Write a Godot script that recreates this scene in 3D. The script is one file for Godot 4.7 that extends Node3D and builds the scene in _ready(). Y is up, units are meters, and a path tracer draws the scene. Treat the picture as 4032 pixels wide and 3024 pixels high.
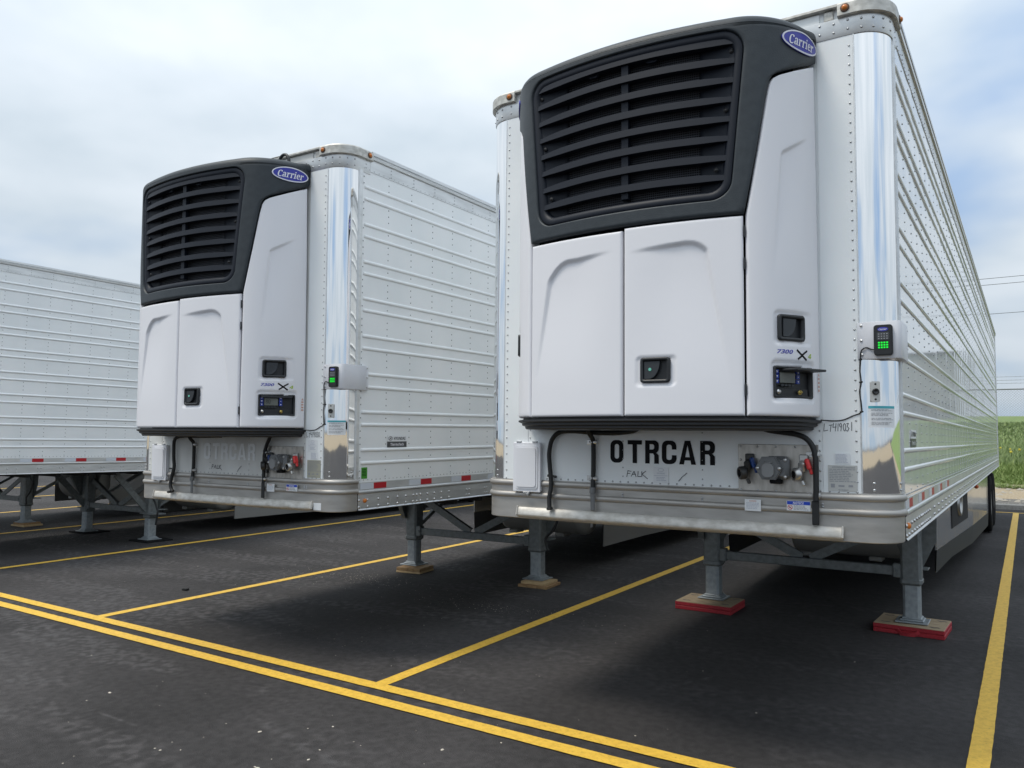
extends Node3D

# ---------------------------------------------------------------- state
var M := {}
var cache := {}
var dense := PackedVector2Array()
var dense_s := PackedFloat32Array()
const HW := 1.295
const CR := 0.17
const LEN := 16.05
const UB := 0.655
var rib_ys := [2.625, 2.528, 2.317, 2.217, 2.009, 1.912, 1.707, 1.611, 1.402, 1.302, 1.094, 0.988, 0.785, 0.684, 0.481, 0.377]

# ---------------------------------------------------------------- mesh helpers
func mb() -> SurfaceTool:
	var st := SurfaceTool.new()
	st.begin(Mesh.PRIMITIVE_TRIANGLES)
	st.set_smooth_group(-1)
	return st

func tri(st: SurfaceTool, a: Vector3, b: Vector3, c: Vector3) -> void:
	st.add_vertex(a)
	st.add_vertex(c)
	st.add_vertex(b)

func quad(st: SurfaceTool, a: Vector3, b: Vector3, c: Vector3, d: Vector3) -> void:
	tri(st, a, b, c)
	tri(st, a, c, d)

func otri(st: SurfaceTool, a: Vector3, b: Vector3, c: Vector3, o: Vector3) -> void:
	if (b - a).cross(c - a).dot((a + b + c) / 3.0 - o) < 0.0:
		tri(st, a, c, b)
	else:
		tri(st, a, b, c)

func oquad(st: SurfaceTool, a: Vector3, b: Vector3, c: Vector3, d: Vector3, o: Vector3) -> void:
	if (c - a).cross(d - b).dot((a + b + c + d) / 4.0 - o) < 0.0:
		quad(st, a, d, c, b)
	else:
		quad(st, a, b, c, d)

func grid(st: SurfaceTool, rows: Array, flip := false, smooth := true) -> void:
	st.set_smooth_group(0 if smooth else -1)
	for i in rows.size() - 1:
		var r0: PackedVector3Array = rows[i]
		var r1: PackedVector3Array = rows[i + 1]
		for j in r0.size() - 1:
			if flip:
				quad(st, r0[j], r1[j], r1[j + 1], r0[j + 1])
			else:
				quad(st, r0[j], r0[j + 1], r1[j + 1], r1[j])
	st.set_smooth_group(-1)

# rows along a path, columns along prof; corners sharper than 35 degrees in prof stay crisp
func swept(st: SurfaceTool, rows: Array, prof: Array, flip := false) -> void:
	var group := 1
	for j in prof.size() - 1:
		if j > 0:
			var d0: Vector2 = (prof[j] - prof[j - 1]).normalized()
			var d1: Vector2 = (prof[j + 1] - prof[j]).normalized()
			if d0.dot(d1) < 0.82:
				group += 1
		st.set_smooth_group(group)
		for i in rows.size() - 1:
			var r0: PackedVector3Array = rows[i]
			var r1: PackedVector3Array = rows[i + 1]
			if flip:
				quad(st, r0[j], r1[j], r1[j + 1], r0[j + 1])
			else:
				quad(st, r0[j], r0[j + 1], r1[j + 1], r1[j])
	st.set_smooth_group(-1)

func box(st: SurfaceTool, c: Vector3, size: Vector3, basis := Basis.IDENTITY, b := 0.0) -> void:
	var h := size * 0.5
	var bb: float = minf(b, minf(h.x, minf(h.y, h.z)) * 0.8)
	if bb <= 0.0:
		bb = 0.0
	var t := Transform3D(basis, c)
	var px := {}
	for sx in [-1, 1]:
		for sy in [-1, 1]:
			for sz in [-1, 1]:
				px[[sx, sy, sz]] = [t * Vector3(sx * h.x, sy * (h.y - bb), sz * (h.z - bb)), t * Vector3(sx * (h.x - bb), sy * h.y, sz * (h.z - bb)), t * Vector3(sx * (h.x - bb), sy * (h.y - bb), sz * h.z)]
	for s in [-1, 1]:
		oquad(st, px[[s, -1, -1]][0], px[[s, 1, -1]][0], px[[s, 1, 1]][0], px[[s, -1, 1]][0], c)
		oquad(st, px[[-1, s, -1]][1], px[[1, s, -1]][1], px[[1, s, 1]][1], px[[-1, s, 1]][1], c)
		oquad(st, px[[-1, -1, s]][2], px[[1, -1, s]][2], px[[1, 1, s]][2], px[[-1, 1, s]][2], c)
	if bb > 0.0:
		for s1 in [-1, 1]:
			for s2 in [-1, 1]:
				oquad(st, px[[-1, s1, s2]][1], px[[1, s1, s2]][1], px[[1, s1, s2]][2], px[[-1, s1, s2]][2], c)
				oquad(st, px[[s1, -1, s2]][0], px[[s1, 1, s2]][0], px[[s1, 1, s2]][2], px[[s1, -1, s2]][2], c)
				oquad(st, px[[s1, s2, -1]][0], px[[s1, s2, 1]][0], px[[s1, s2, 1]][1], px[[s1, s2, -1]][1], c)
		for k in px:
			otri(st, px[k][0], px[k][1], px[k][2], c)

func bar(st: SurfaceTool, a: Vector3, b: Vector3, w: float, h: float, up := Vector3.UP, bev := 0.0) -> void:
	var d := (b - a).normalized()
	var x := up.cross(d).normalized()
	var y := d.cross(x)
	box(st, (a + b) * 0.5, Vector3(w, h, a.distance_to(b)), Basis(x, y, d), bev)

func tube(st: SurfaceTool, path: PackedVector3Array, r: float, seg := 10, r2 := -1.0) -> void:
	var rings := []
	var n := path.size()
	var up := Vector3.UP
	var d0 := (path[1] - path[0]).normalized()
	if absf(d0.dot(up)) > 0.9:
		up = Vector3.RIGHT
	var x := up.cross(d0).normalized()
	for i in n:
		var d := (path[mini(i + 1, n - 1)] - path[maxi(i - 1, 0)]).normalized()
		x = (x - d * x.dot(d)).normalized()
		var y := d.cross(x)
		var rr := r if r2 < 0.0 else lerpf(r, r2, float(i) / (n - 1))
		var ring := PackedVector3Array()
		for k in seg + 1:
			var a := TAU * (k % seg) / seg
			ring.append(path[i] + x * cos(a) * rr + y * sin(a) * rr)
		rings.append(ring)
	st.set_smooth_group(0)
	for i in n - 1:
		var o: Vector3 = (path[i] + path[i + 1]) * 0.5
		for k in seg:
			oquad(st, rings[i][k], rings[i][k + 1], rings[i + 1][k + 1], rings[i + 1][k], o)
	st.set_smooth_group(-1)
	for k in seg:
		otri(st, path[0], rings[0][k], rings[0][k + 1], path[1])
		otri(st, path[n - 1], rings[n - 1][k], rings[n - 1][k + 1], path[n - 2])

func curve(pts: Array, per := 8) -> PackedVector3Array:
	var out := PackedVector3Array()
	for i in pts.size() - 1:
		var a: Vector3 = pts[maxi(i - 1, 0)]
		var b: Vector3 = pts[i]
		var c: Vector3 = pts[i + 1]
		var e: Vector3 = pts[mini(i + 2, pts.size() - 1)]
		for k in per:
			out.append(b.cubic_interpolate(c, a, e, float(k) / per))
	out.append(pts[-1])
	return out

# solid of revolution: profile (radius, along) about an axis
func lathe(st: SurfaceTool, prof: Array, at: Vector3, axis: Vector3, seg := 28, smooth := true) -> void:
	var ax := axis.normalized()
	var x := (Vector3.UP if absf(ax.y) < 0.9 else Vector3.RIGHT).cross(ax).normalized()
	var y := ax.cross(x)
	st.set_smooth_group(0 if smooth else -1)
	var c := Vector2.ZERO
	for p in prof:
		c += p / prof.size()
	for i in prof.size() - 1:
		var p: Vector2 = prof[i]
		var q: Vector2 = prof[i + 1]
		var nrm := Vector2(q.y - p.y, p.x - q.x)
		for k in seg:
			var a0 := TAU * k / seg
			var a1 := TAU * ((k + 1) % seg) / seg
			var d0 := x * cos(a0) + y * sin(a0)
			var d1 := x * cos(a1) + y * sin(a1)
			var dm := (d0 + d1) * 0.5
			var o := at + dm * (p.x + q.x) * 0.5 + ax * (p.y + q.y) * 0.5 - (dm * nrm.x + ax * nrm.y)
			oquad(st, at + d0 * p.x + ax * p.y, at + d1 * p.x + ax * p.y, at + d1 * q.x + ax * q.y, at + d0 * q.x + ax * q.y, o)
	st.set_smooth_group(-1)

# flat polygon with depth: poly in the x-y plane of t, from z = 0 to z = depth
func prism(st: SurfaceTool, poly: PackedVector2Array, depth: float, t := Transform3D.IDENTITY) -> void:
	var idx := Geometry2D.triangulate_polygon(poly)
	var c := Vector2.ZERO
	for p in poly:
		c += p / poly.size()
	for i in range(0, idx.size(), 3):
		var a := poly[idx[i]]
		var b := poly[idx[i + 1]]
		var d := poly[idx[i + 2]]
		for z in [0.0, depth]:
			otri(st, t * Vector3(a.x, a.y, z), t * Vector3(b.x, b.y, z), t * Vector3(d.x, d.y, z), t * Vector3((a.x + b.x + d.x) / 3.0, (a.y + b.y + d.y) / 3.0, depth * 0.5))
	var cw := Geometry2D.is_polygon_clockwise(poly)
	for i in poly.size():
		var a := poly[i]
		var b := poly[(i + 1) % poly.size()]
		var A := t * Vector3(a.x, a.y, 0)
		var B := t * Vector3(b.x, b.y, 0)
		var C := t * Vector3(b.x, b.y, depth)
		var D := t * Vector3(a.x, a.y, depth)
		if cw == (depth > 0.0):
			quad(st, B, A, D, C)
		else:
			quad(st, A, B, C, D)

func round_rect(cx: float, cy: float, w: float, h: float, r: float, n := 4) -> PackedVector2Array:
	var out := PackedVector2Array()
	for q in 4:
		var ox: float = cx + (w * 0.5 - r) * [1, -1, -1, 1][q]
		var oy: float = cy + (h * 0.5 - r) * [1, 1, -1, -1][q]
		for k in n + 1:
			var a := PI * 0.5 * (q + float(k) / n)
			out.append(Vector2(ox + cos(a) * r, oy + sin(a) * r))
	return out

func commit(st: SurfaceTool) -> ArrayMesh:
	st.generate_normals()
	return st.commit()

func numbered(parent: Node, called: String) -> String:
	var key := "n_" + called
	var n: int = parent.get_meta(key, 0)
	parent.set_meta(key, n + 1)
	return called if n == 0 else "%s_%03d" % [called, n]

# one named mesh under parent
func obj(called: String, mesh, mat: Material, parent: Node = self) -> MeshInstance3D:
	var o := MeshInstance3D.new()
	o.name = numbered(parent, called)
	o.mesh = commit(mesh) if mesh is SurfaceTool else mesh
	o.material_override = mat
	if parent.has_meta("lift"):
		o.position.y = parent.get_meta("lift")
	parent.add_child(o, true)
	return o

func many(called: String, mesh: Mesh, mat: Material, xs: Array, parent: Node) -> MultiMeshInstance3D:
	var mm := MultiMesh.new()
	mm.transform_format = MultiMesh.TRANSFORM_3D
	mm.mesh = mesh
	mm.instance_count = xs.size()
	for i in xs.size():
		mm.set_instance_transform(i, xs[i])
	var o := MultiMeshInstance3D.new()
	o.name = numbered(parent, called)
	o.multimesh = mm
	o.material_override = mat
	if parent.has_meta("lift"):
		o.position.y = parent.get_meta("lift")
	parent.add_child(o, true)
	o.set_meta("kind", "stuff")
	return o

func thing(called: String, label: String, category: String, at := Vector3.ZERO, turn := 0.0, group := "") -> Node3D:
	var o := Node3D.new()
	o.name = numbered(self, called)
	add_child(o, true)
	o.position = at
	o.rotation.y = turn
	tag(o, label, category, group)
	return o

func tag(o: Node, label: String, category := "", group := "") -> Node:
	o.set_meta("label", label)
	if category:
		o.set_meta("category", category)
	if group:
		o.set_meta("group", group)
	return o

func struct(called: String, st, m: Material) -> MeshInstance3D:
	var o := obj(called, st, m)
	o.set_meta("kind", "structure")
	return o

func keep(key: String, make: Callable) -> Mesh:
	if not cache.has(key):
		cache[key] = commit(make.call())
	return cache[key]

# ---------------------------------------------------------------- materials
func lin(r: float, g: float, b: float) -> Color:
	return Color(r, g, b).linear_to_srgb()

func mat(called: String, c: Color, rough := 0.5, metal := 0.0, spec := 0.5) -> StandardMaterial3D:
	var m := StandardMaterial3D.new()
	m.resource_name = called
	m.albedo_color = c.linear_to_srgb()
	m.roughness = rough
	m.metallic = metal
	m.metallic_specular = spec
	M[called] = m
	return m

func noise_l8(size: Vector2i, freq: float, oct: int, sd: int) -> PackedByteArray:
	var n := FastNoiseLite.new()
	n.noise_type = FastNoiseLite.TYPE_SIMPLEX_SMOOTH
	n.seed = sd
	n.frequency = freq
	n.fractal_octaves = oct
	var im := n.get_seamless_image(size.x, size.y)
	im.convert(Image.FORMAT_L8)
	return im.get_data()

# tileable colour texture running from lo to hi (linear values) over noise, power bends the balance
func noise_tex(size: Vector2i, freq: float, oct: int, sd: int, lo: Color, hi: Color, power := 1.0) -> ImageTexture:
	var src := noise_l8(size, freq, oct, sd)
	var lut := []
	for i in 256:
		var c := lo.lerp(hi, pow(i / 255.0, power)).linear_to_srgb()
		lut.append([int(clampf(c.r, 0, 1) * 255), int(clampf(c.g, 0, 1) * 255), int(clampf(c.b, 0, 1) * 255)])
	var data := PackedByteArray()
	data.resize(size.x * size.y * 3)
	for i in src.size():
		var l: Array = lut[src[i]]
		data[i * 3] = l[0]
		data[i * 3 + 1] = l[1]
		data[i * 3 + 2] = l[2]
	return ImageTexture.create_from_image(Image.create_from_data(size.x, size.y, false, Image.FORMAT_RGB8, data))

func bump_tex(size: Vector2i, freq: float, oct: int, sd: int, strength: float) -> ImageTexture:
	var im := Image.create_from_data(size.x, size.y, false, Image.FORMAT_L8, noise_l8(size, freq, oct, sd))
	im.convert(Image.FORMAT_RGBA8)
	im.bump_map_to_normal_map(strength)
	return ImageTexture.create_from_image(im)

func tripl(m: StandardMaterial3D, scale: Vector3, world := false) -> void:
	m.uv1_triplanar = true
	m.uv1_world_triplanar = world
	m.uv1_scale = scale
	m.uv1_triplanar_sharpness = 4.0

func make_materials() -> void:
	mat("unit white paint", Color(0.80, 0.80, 0.835), 0.38, 0.0, 0.5)
	M["unit white paint"].normal_enabled = true
	M["unit white paint"].normal_texture = bump_tex(Vector2i(256, 256), 0.02, 3, 11, 2.0)
	M["unit white paint"].normal_scale = 0.05
	tripl(M["unit white paint"], Vector3(2, 2, 2))
	var wall := mat("front wall white", Color(1, 1, 1), 0.28, 0.0, 0.6)
	wall.albedo_texture = noise_tex(Vector2i(512, 512), 0.006, 5, 5, Color(0.80, 0.835, 0.85), Color(0.86, 0.885, 0.89))
	tripl(wall, Vector3(0.8, 0.5, 0.8))
	var dull := mat("front wall weathered white", Color(1, 1, 1), 0.45, 0.0, 0.4)
	dull.albedo_texture = noise_tex(Vector2i(512, 512), 0.008, 5, 6, Color(0.60, 0.60, 0.58), Color(0.76, 0.77, 0.75))
	tripl(dull, Vector3(0.9, 0.35, 0.9))
	var side := mat("side wall white", Color(1, 1, 1), 0.07, 0.0, 0.6)
	side.albedo_texture = noise_tex(Vector2i(512, 512), 0.006, 5, 7, Color(0.80, 0.825, 0.835), Color(0.87, 0.885, 0.89))
	tripl(side, Vector3(0.4, 0.4, 0.4))
	var side_old := mat("side wall chalky white", Color(1, 1, 1), 0.3, 0.0, 0.5)
	side_old.albedo_texture = noise_tex(Vector2i(512, 512), 0.006, 5, 8, Color(0.80, 0.83, 0.84), Color(0.88, 0.895, 0.90))
	tripl(side_old, Vector3(0.4, 0.3, 0.4))
	var pol := mat("polished steel", Color(0.86, 0.86, 0.86), 0.03, 1.0)
	pol.normal_enabled = true
	var streak := FastNoiseLite.new()
	streak.seed = 3
	streak.frequency = 0.018
	streak.fractal_octaves = 3
	var sim := streak.get_seamless_image(512, 64)
	sim.convert(Image.FORMAT_L8)
	sim.resize(512, 512, Image.INTERPOLATE_CUBIC)
	sim.convert(Image.FORMAT_RGBA8)
	sim.bump_map_to_normal_map(3.0)
	pol.normal_texture = ImageTexture.create_from_image(sim)
	pol.normal_scale = 0.06
	tripl(pol, Vector3(2.2, 0.25, 2.2))
	var br := mat("brushed stainless", Color(1, 1, 1), 0.5, 0.65)
	br.albedo_texture = noise_tex(Vector2i(512, 512), 0.01, 5, 9, Color(0.36, 0.345, 0.325), Color(0.50, 0.485, 0.46))
	tripl(br, Vector3(0.6, 3.0, 0.6))
	var pl := mat("plate stainless", Color(1, 1, 1), 0.42, 0.9)
	pl.albedo_texture = noise_tex(Vector2i(512, 512), 0.012, 5, 19, Color(0.34, 0.32, 0.29), Color(0.58, 0.555, 0.52))
	tripl(pl, Vector3(3.0, 1.0, 3.0))
	var al := mat("rail aluminium", Color(1, 1, 1), 0.38, 0.75)
	al.albedo_texture = noise_tex(Vector2i(512, 512), 0.01, 5, 10, Color(0.56, 0.57, 0.57), Color(0.76, 0.77, 0.77))
	tripl(al, Vector3(1.0, 2.0, 0.3))
	var cap := mat("cap aluminium", Color(1, 1, 1), 0.5, 0.6)
	cap.albedo_texture = noise_tex(Vector2i(256, 256), 0.02, 5, 12, Color(0.38, 0.37, 0.34), Color(0.66, 0.65, 0.61))
	tripl(cap, Vector3(3, 4, 3))
	var gv := mat("galvanized steel", Color(1, 1, 1), 0.5, 0.35)
	gv.albedo_texture = noise_tex(Vector2i(512, 512), 0.012, 6, 13, Color(0.13, 0.142, 0.142), Color(0.22, 0.24, 0.245))
	tripl(gv, Vector3(2.2, 2.2, 2.2))
	var lg := mat("ledge metal", Color(1, 1, 1), 0.5, 0.3)
	lg.albedo_texture = noise_tex(Vector2i(512, 512), 0.015, 5, 14, Color(0.46, 0.435, 0.39), Color(0.72, 0.70, 0.66))
	tripl(lg, Vector3(1.5, 3, 1.5))
	var g2 := mat("galvanized light", Color(1, 1, 1), 0.5, 0.35)
	g2.albedo_texture = noise_tex(Vector2i(512, 512), 0.012, 6, 24, Color(0.24, 0.265, 0.28), Color(0.36, 0.395, 0.415))
	tripl(g2, Vector3(2.2, 2.2, 2.2))
	mat("rivet metal", Color(0.46, 0.47, 0.48), 0.35, 0.9)
	mat("bolt metal", Color(0.6, 0.6, 0.6), 0.3, 0.9)
	var cowl := mat("cowl plastic", Color(1, 1, 1), 0.5, 0.0, 0.45)
	cowl.albedo_texture = noise_tex(Vector2i(512, 512), 0.01, 5, 15, Color(0.025, 0.033, 0.040), Color(0.037, 0.046, 0.054))
	cowl.normal_enabled = true
	cowl.normal_texture = bump_tex(Vector2i(256, 256), 0.15, 3, 16, 3.0)
	cowl.normal_scale = 0.15
	tripl(cowl, Vector3(3, 3, 3))
	mat("grille plastic", Color(0.009, 0.0125, 0.021), 0.5, 0.0, 0.35)
	mat("core black", Color(0.02, 0.021, 0.024), 0.8, 0.0, 0.3)
	mat("screw dark", Color(0.05, 0.05, 0.052), 0.4, 0.6)
	mat("mesh wire", Color(0.085, 0.092, 0.11), 0.6, 0.3)
	mat("latch black", Color(0.016, 0.018, 0.021), 0.45)
	mat("latch paddle black", Color(0.028, 0.032, 0.037), 0.4)
	mat("trim black", Color(0.022, 0.024, 0.028), 0.5)
	mat("hose black", Color(0.014, 0.015, 0.016), 0.6)
	mat("badge blue", Color(0.035, 0.04, 0.36), 0.3)
	mat("badge white", Color(0.8, 0.8, 0.86), 0.35)
	mat("letter black", Color(0.009, 0.009, 0.011), 0.55, 0.0, 0.25)
	mat("letter ghost", Color(0.78, 0.80, 0.81), 0.3)
	mat("letter blue", Color(0.03, 0.035, 0.4), 0.4)
	mat("letter green", Color(0.35, 0.5, 0.05), 0.4)
	mat("ink grey", Color(0.045, 0.05, 0.06), 0.6)
	mat("print grey", Color(0.3, 0.31, 0.33), 0.6)
	mat("print pale", Color(0.5, 0.53, 0.6), 0.6)
	mat("sticker white", Color(0.78, 0.8, 0.82), 0.4)
	mat("sticker teal", Color(0.07, 0.42, 0.5), 0.4)
	mat("sticker green", Color(0.05, 0.3, 0.02), 0.4)
	mat("sticker dark", Color(0.07, 0.075, 0.08), 0.35)
	mat("placard grey", Color(0.55, 0.55, 0.53), 0.4, 0.4)
	mat("placard olive", Color(0.42, 0.41, 0.33), 0.4, 0.3)
	mat("notice blue", Color(0.01, 0.06, 0.5), 0.4)
	mat("warning red", Color(0.62, 0.06, 0.05), 0.4)
	mat("warning faded", Color(0.62, 0.36, 0.3), 0.4)
	mat("tape red", Color(0.45, 0.012, 0.02), 0.35)
	mat("tape white", Color(0.62, 0.66, 0.72), 0.3)
	mat("button blue", Color(0.01, 0.04, 0.33), 0.35)
	mat("screen grey", Color(0.13, 0.14, 0.125), 0.15)
	mat("digit dark", Color(0.03, 0.035, 0.03), 0.4)
	mat("amber lens", Color(0.62, 0.19, 0.03), 0.2)
	mat("amber lens lit side", Color(0.5, 0.1, 0.02), 0.25)  # deeper amber for the side lamp, without glow
	mat("lamp housing", Color(0.12, 0.06, 0.03), 0.5)
	mat("bracket white", Color(0.68, 0.69, 0.73), 0.35)
	mat("device black", Color(0.012, 0.013, 0.015), 0.4)
	mat("key grey", Color(0.06, 0.065, 0.07), 0.5)
	mat("teal dot", Color(0.16, 0.55, 0.42), 0.4)
	var led := mat("led green", Color(0.0, 0.3, 0.05), 0.4)
	led.emission_enabled = true
	led.emission = Color(0.05, 1.0, 0.15)
	led.emission_energy_multiplier = 0.55
	mat("socket grey", Color(0.17, 0.175, 0.18), 0.5, 0.3)
	mat("socket lid grey", Color(0.25, 0.255, 0.26), 0.45, 0.2)
	mat("brass", Color(0.45, 0.34, 0.10), 0.4, 0.8)
	mat("coupling steel", Color(0.5, 0.5, 0.49), 0.35, 0.9)
	mat("coupling dark", Color(0.06, 0.06, 0.06), 0.5, 0.5)
	mat("coupling blue", Color(0.01, 0.05, 0.22), 0.4)
	mat("coupling red", Color(0.6, 0.03, 0.03), 0.4)
	mat("box white", Color(0.78, 0.79, 0.83), 0.3)
	mat("underframe black", Color(0.012, 0.012, 0.013), 0.8)
	mat("rubber", Color(0.012, 0.012, 0.013), 0.85, 0.0, 0.2)
	mat("rubber lip", Color(0.022, 0.026, 0.026), 0.6)
	mat("lip grey", Color(0.24, 0.24, 0.235), 0.5, 0.2)
	mat("rim steel", Color(0.5, 0.5, 0.5), 0.4, 0.7)
	var sk := mat("skirt panel", Color(0.56, 0.57, 0.58), 0.14, 0.6)
	sk.normal_enabled = true
	sk.normal_texture = bump_tex(Vector2i(256, 256), 0.008, 2, 17, 4.0)
	sk.normal_scale = 0.1
	tripl(sk, Vector3(0.5, 0.5, 0.5))
	mat("tank paint", Color(0.34, 0.34, 0.325), 0.6, 0.2)
	mat("roof white", Color(0.7, 0.7, 0.68), 0.5)
	for w in [["wood pale", Color(0.40, 0.27, 0.13), Color(0.60, 0.44, 0.25)], ["wood brown", Color(0.22, 0.13, 0.06), Color(0.42, 0.27, 0.13)]]:
		var wm := mat(w[0], Color(1, 1, 1), 0.8)
		wm.albedo_texture = noise_tex(Vector2i(256, 256), 0.02, 5, 21, w[1], w[2])
		tripl(wm, Vector3(1.5, 9, 9))
	var wr := mat("wood grey", Color(1, 1, 1), 0.8)
	wr.albedo_texture = noise_tex(Vector2i(256, 256), 0.02, 5, 22, Color(0.22, 0.155, 0.09), Color(0.44, 0.35, 0.23))
	tripl(wr, Vector3(1.5, 9, 9))
	var rp := mat("red paint", Color(1, 1, 1), 0.55)
	rp.albedo_texture = noise_tex(Vector2i(256, 256), 0.03, 4, 23, Color(0.26, 0.008, 0.016), Color(0.40, 0.018, 0.03))
	tripl(rp, Vector3(4, 6, 4))
	# ground
	var asp := mat("asphalt", Color(1, 1, 1), 0.86, 0.0, 0.4)
	asp.albedo_texture = asphalt_fine()
	asp.normal_enabled = true
	asp.normal_texture = bump_tex(Vector2i(1024, 1024), 0.22, 4, 31, 5.0)
	asp.normal_scale = 0.7
	tripl(asp, Vector3(0.6, 0.6, 0.6), true)
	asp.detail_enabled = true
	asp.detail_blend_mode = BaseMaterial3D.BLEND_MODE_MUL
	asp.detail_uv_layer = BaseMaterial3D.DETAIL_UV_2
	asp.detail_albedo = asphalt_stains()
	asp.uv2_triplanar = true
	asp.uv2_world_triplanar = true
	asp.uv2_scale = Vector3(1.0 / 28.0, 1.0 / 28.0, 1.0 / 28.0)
	var yp := mat("yellow paint", Color(1, 1, 1), 0.6)
	yp.albedo_texture = noise_tex(Vector2i(512, 512), 0.03, 6, 32, Color(0.58, 0.34, 0.04), Color(0.84, 0.53, 0.07), 0.5)
	tripl(yp, Vector3(0.9, 0.9, 0.9), true)
	yp.detail_enabled = true
	yp.detail_blend_mode = BaseMaterial3D.BLEND_MODE_MUL
	yp.detail_uv_layer = BaseMaterial3D.DETAIL_UV_2
	yp.detail_albedo = noise_tex(Vector2i(1024, 1024), 0.07, 5, 38, Color(1, 1, 1), Color(0.10, 0.10, 0.11), 7.0)
	yp.uv2_triplanar = true
	yp.uv2_world_triplanar = true
	yp.uv2_scale = Vector3(0.55, 0.55, 0.55)
	var gr := mat("grass ground", Color(1, 1, 1), 0.95)
	gr.albedo_texture = noise_tex(Vector2i(512, 512), 0.02, 6, 33, Color(0.11, 0.18, 0.04), Color(0.22, 0.29, 0.095))
	tripl(gr, Vector3(0.12, 0.12, 0.12), true)
	var di := mat("dirt", Color(1, 1, 1), 0.95)
	di.albedo_texture = noise_tex(Vector2i(512, 512), 0.04, 6, 34, Color(0.20, 0.15, 0.09), Color(0.46, 0.38, 0.26))
	tripl(di, Vector3(0.8, 0.8, 0.8), true)
	var gv2 := mat("gravel", Color(1, 1, 1), 0.95)
	gv2.albedo_texture = noise_tex(Vector2i(512, 512), 0.12, 4, 35, Color(0.05, 0.048, 0.045), Color(0.24, 0.225, 0.2))
	tripl(gv2, Vector3(0.9, 0.9, 0.9), true)
	var kb := mat("kerb concrete", Color(1, 1, 1), 0.9)
	kb.albedo_texture = noise_tex(Vector2i(256, 256), 0.05, 5, 36, Color(0.26, 0.25, 0.23), Color(0.40, 0.39, 0.37))
	tripl(kb, Vector3(1, 1, 1), true)
	mat("stone", Color(0.36, 0.33, 0.28), 0.9)
	mat("chip", Color(0.55, 0.5, 0.42), 0.9)
	mat("chip dark", Color(0.02, 0.02, 0.02), 0.9)
	var gb := mat("grass blade", Color(1, 1, 1), 0.8)
	gb.vertex_color_use_as_albedo = true
	gb.backlight_enabled = true
	gb.backlight = Color(0.3, 0.4, 0.12)
	mat("flower", Color(0.6, 0.5, 0.03), 0.8)
	mat("fence steel", Color(0.3, 0.31, 0.32), 0.5, 0.6)
	mat("wire", Color(0.1, 0.1, 0.11), 0.6)
	mat("warehouse grey", Color(0.26, 0.26, 0.27), 0.7)
	mat("warehouse dark", Color(0.09, 0.09, 0.1), 0.7)

func asphalt_fine() -> ImageTexture:
	var n := 1024
	var a := noise_l8(Vector2i(n, n), 0.25, 2, 41)
	var b := noise_l8(Vector2i(n, n), 0.02, 5, 42)
	var lut := PackedByteArray()
	lut.resize(1024)
	for i in 1024:
		lut[i] = int(clampf(Color(i / 1023.0 * 0.4, 0, 0).linear_to_srgb().r, 0, 1) * 255)
	var rng := RandomNumberGenerator.new()
	rng.seed = 4
	var data := PackedByteArray()
	data.resize(n * n * 3)
	for i in n * n:
		var f := a[i] / 255.0
		var v := 0.073 + (f - 0.5) * 0.07 + (b[i] / 255.0 - 0.5) * 0.04
		if f > 0.86:
			v += 0.06
		v += rng.randf() * 0.012 - 0.006
		var l := clampf(v, 0.012, 0.3) / 0.4 * 1023.0
		data[i * 3] = lut[int(l)]
		data[i * 3 + 1] = lut[int(l * 0.955)]
		data[i * 3 + 2] = lut[int(l * 0.965)]
	return ImageTexture.create_from_image(Image.create_from_data(n, n, false, Image.FORMAT_RGB8, data))

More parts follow.
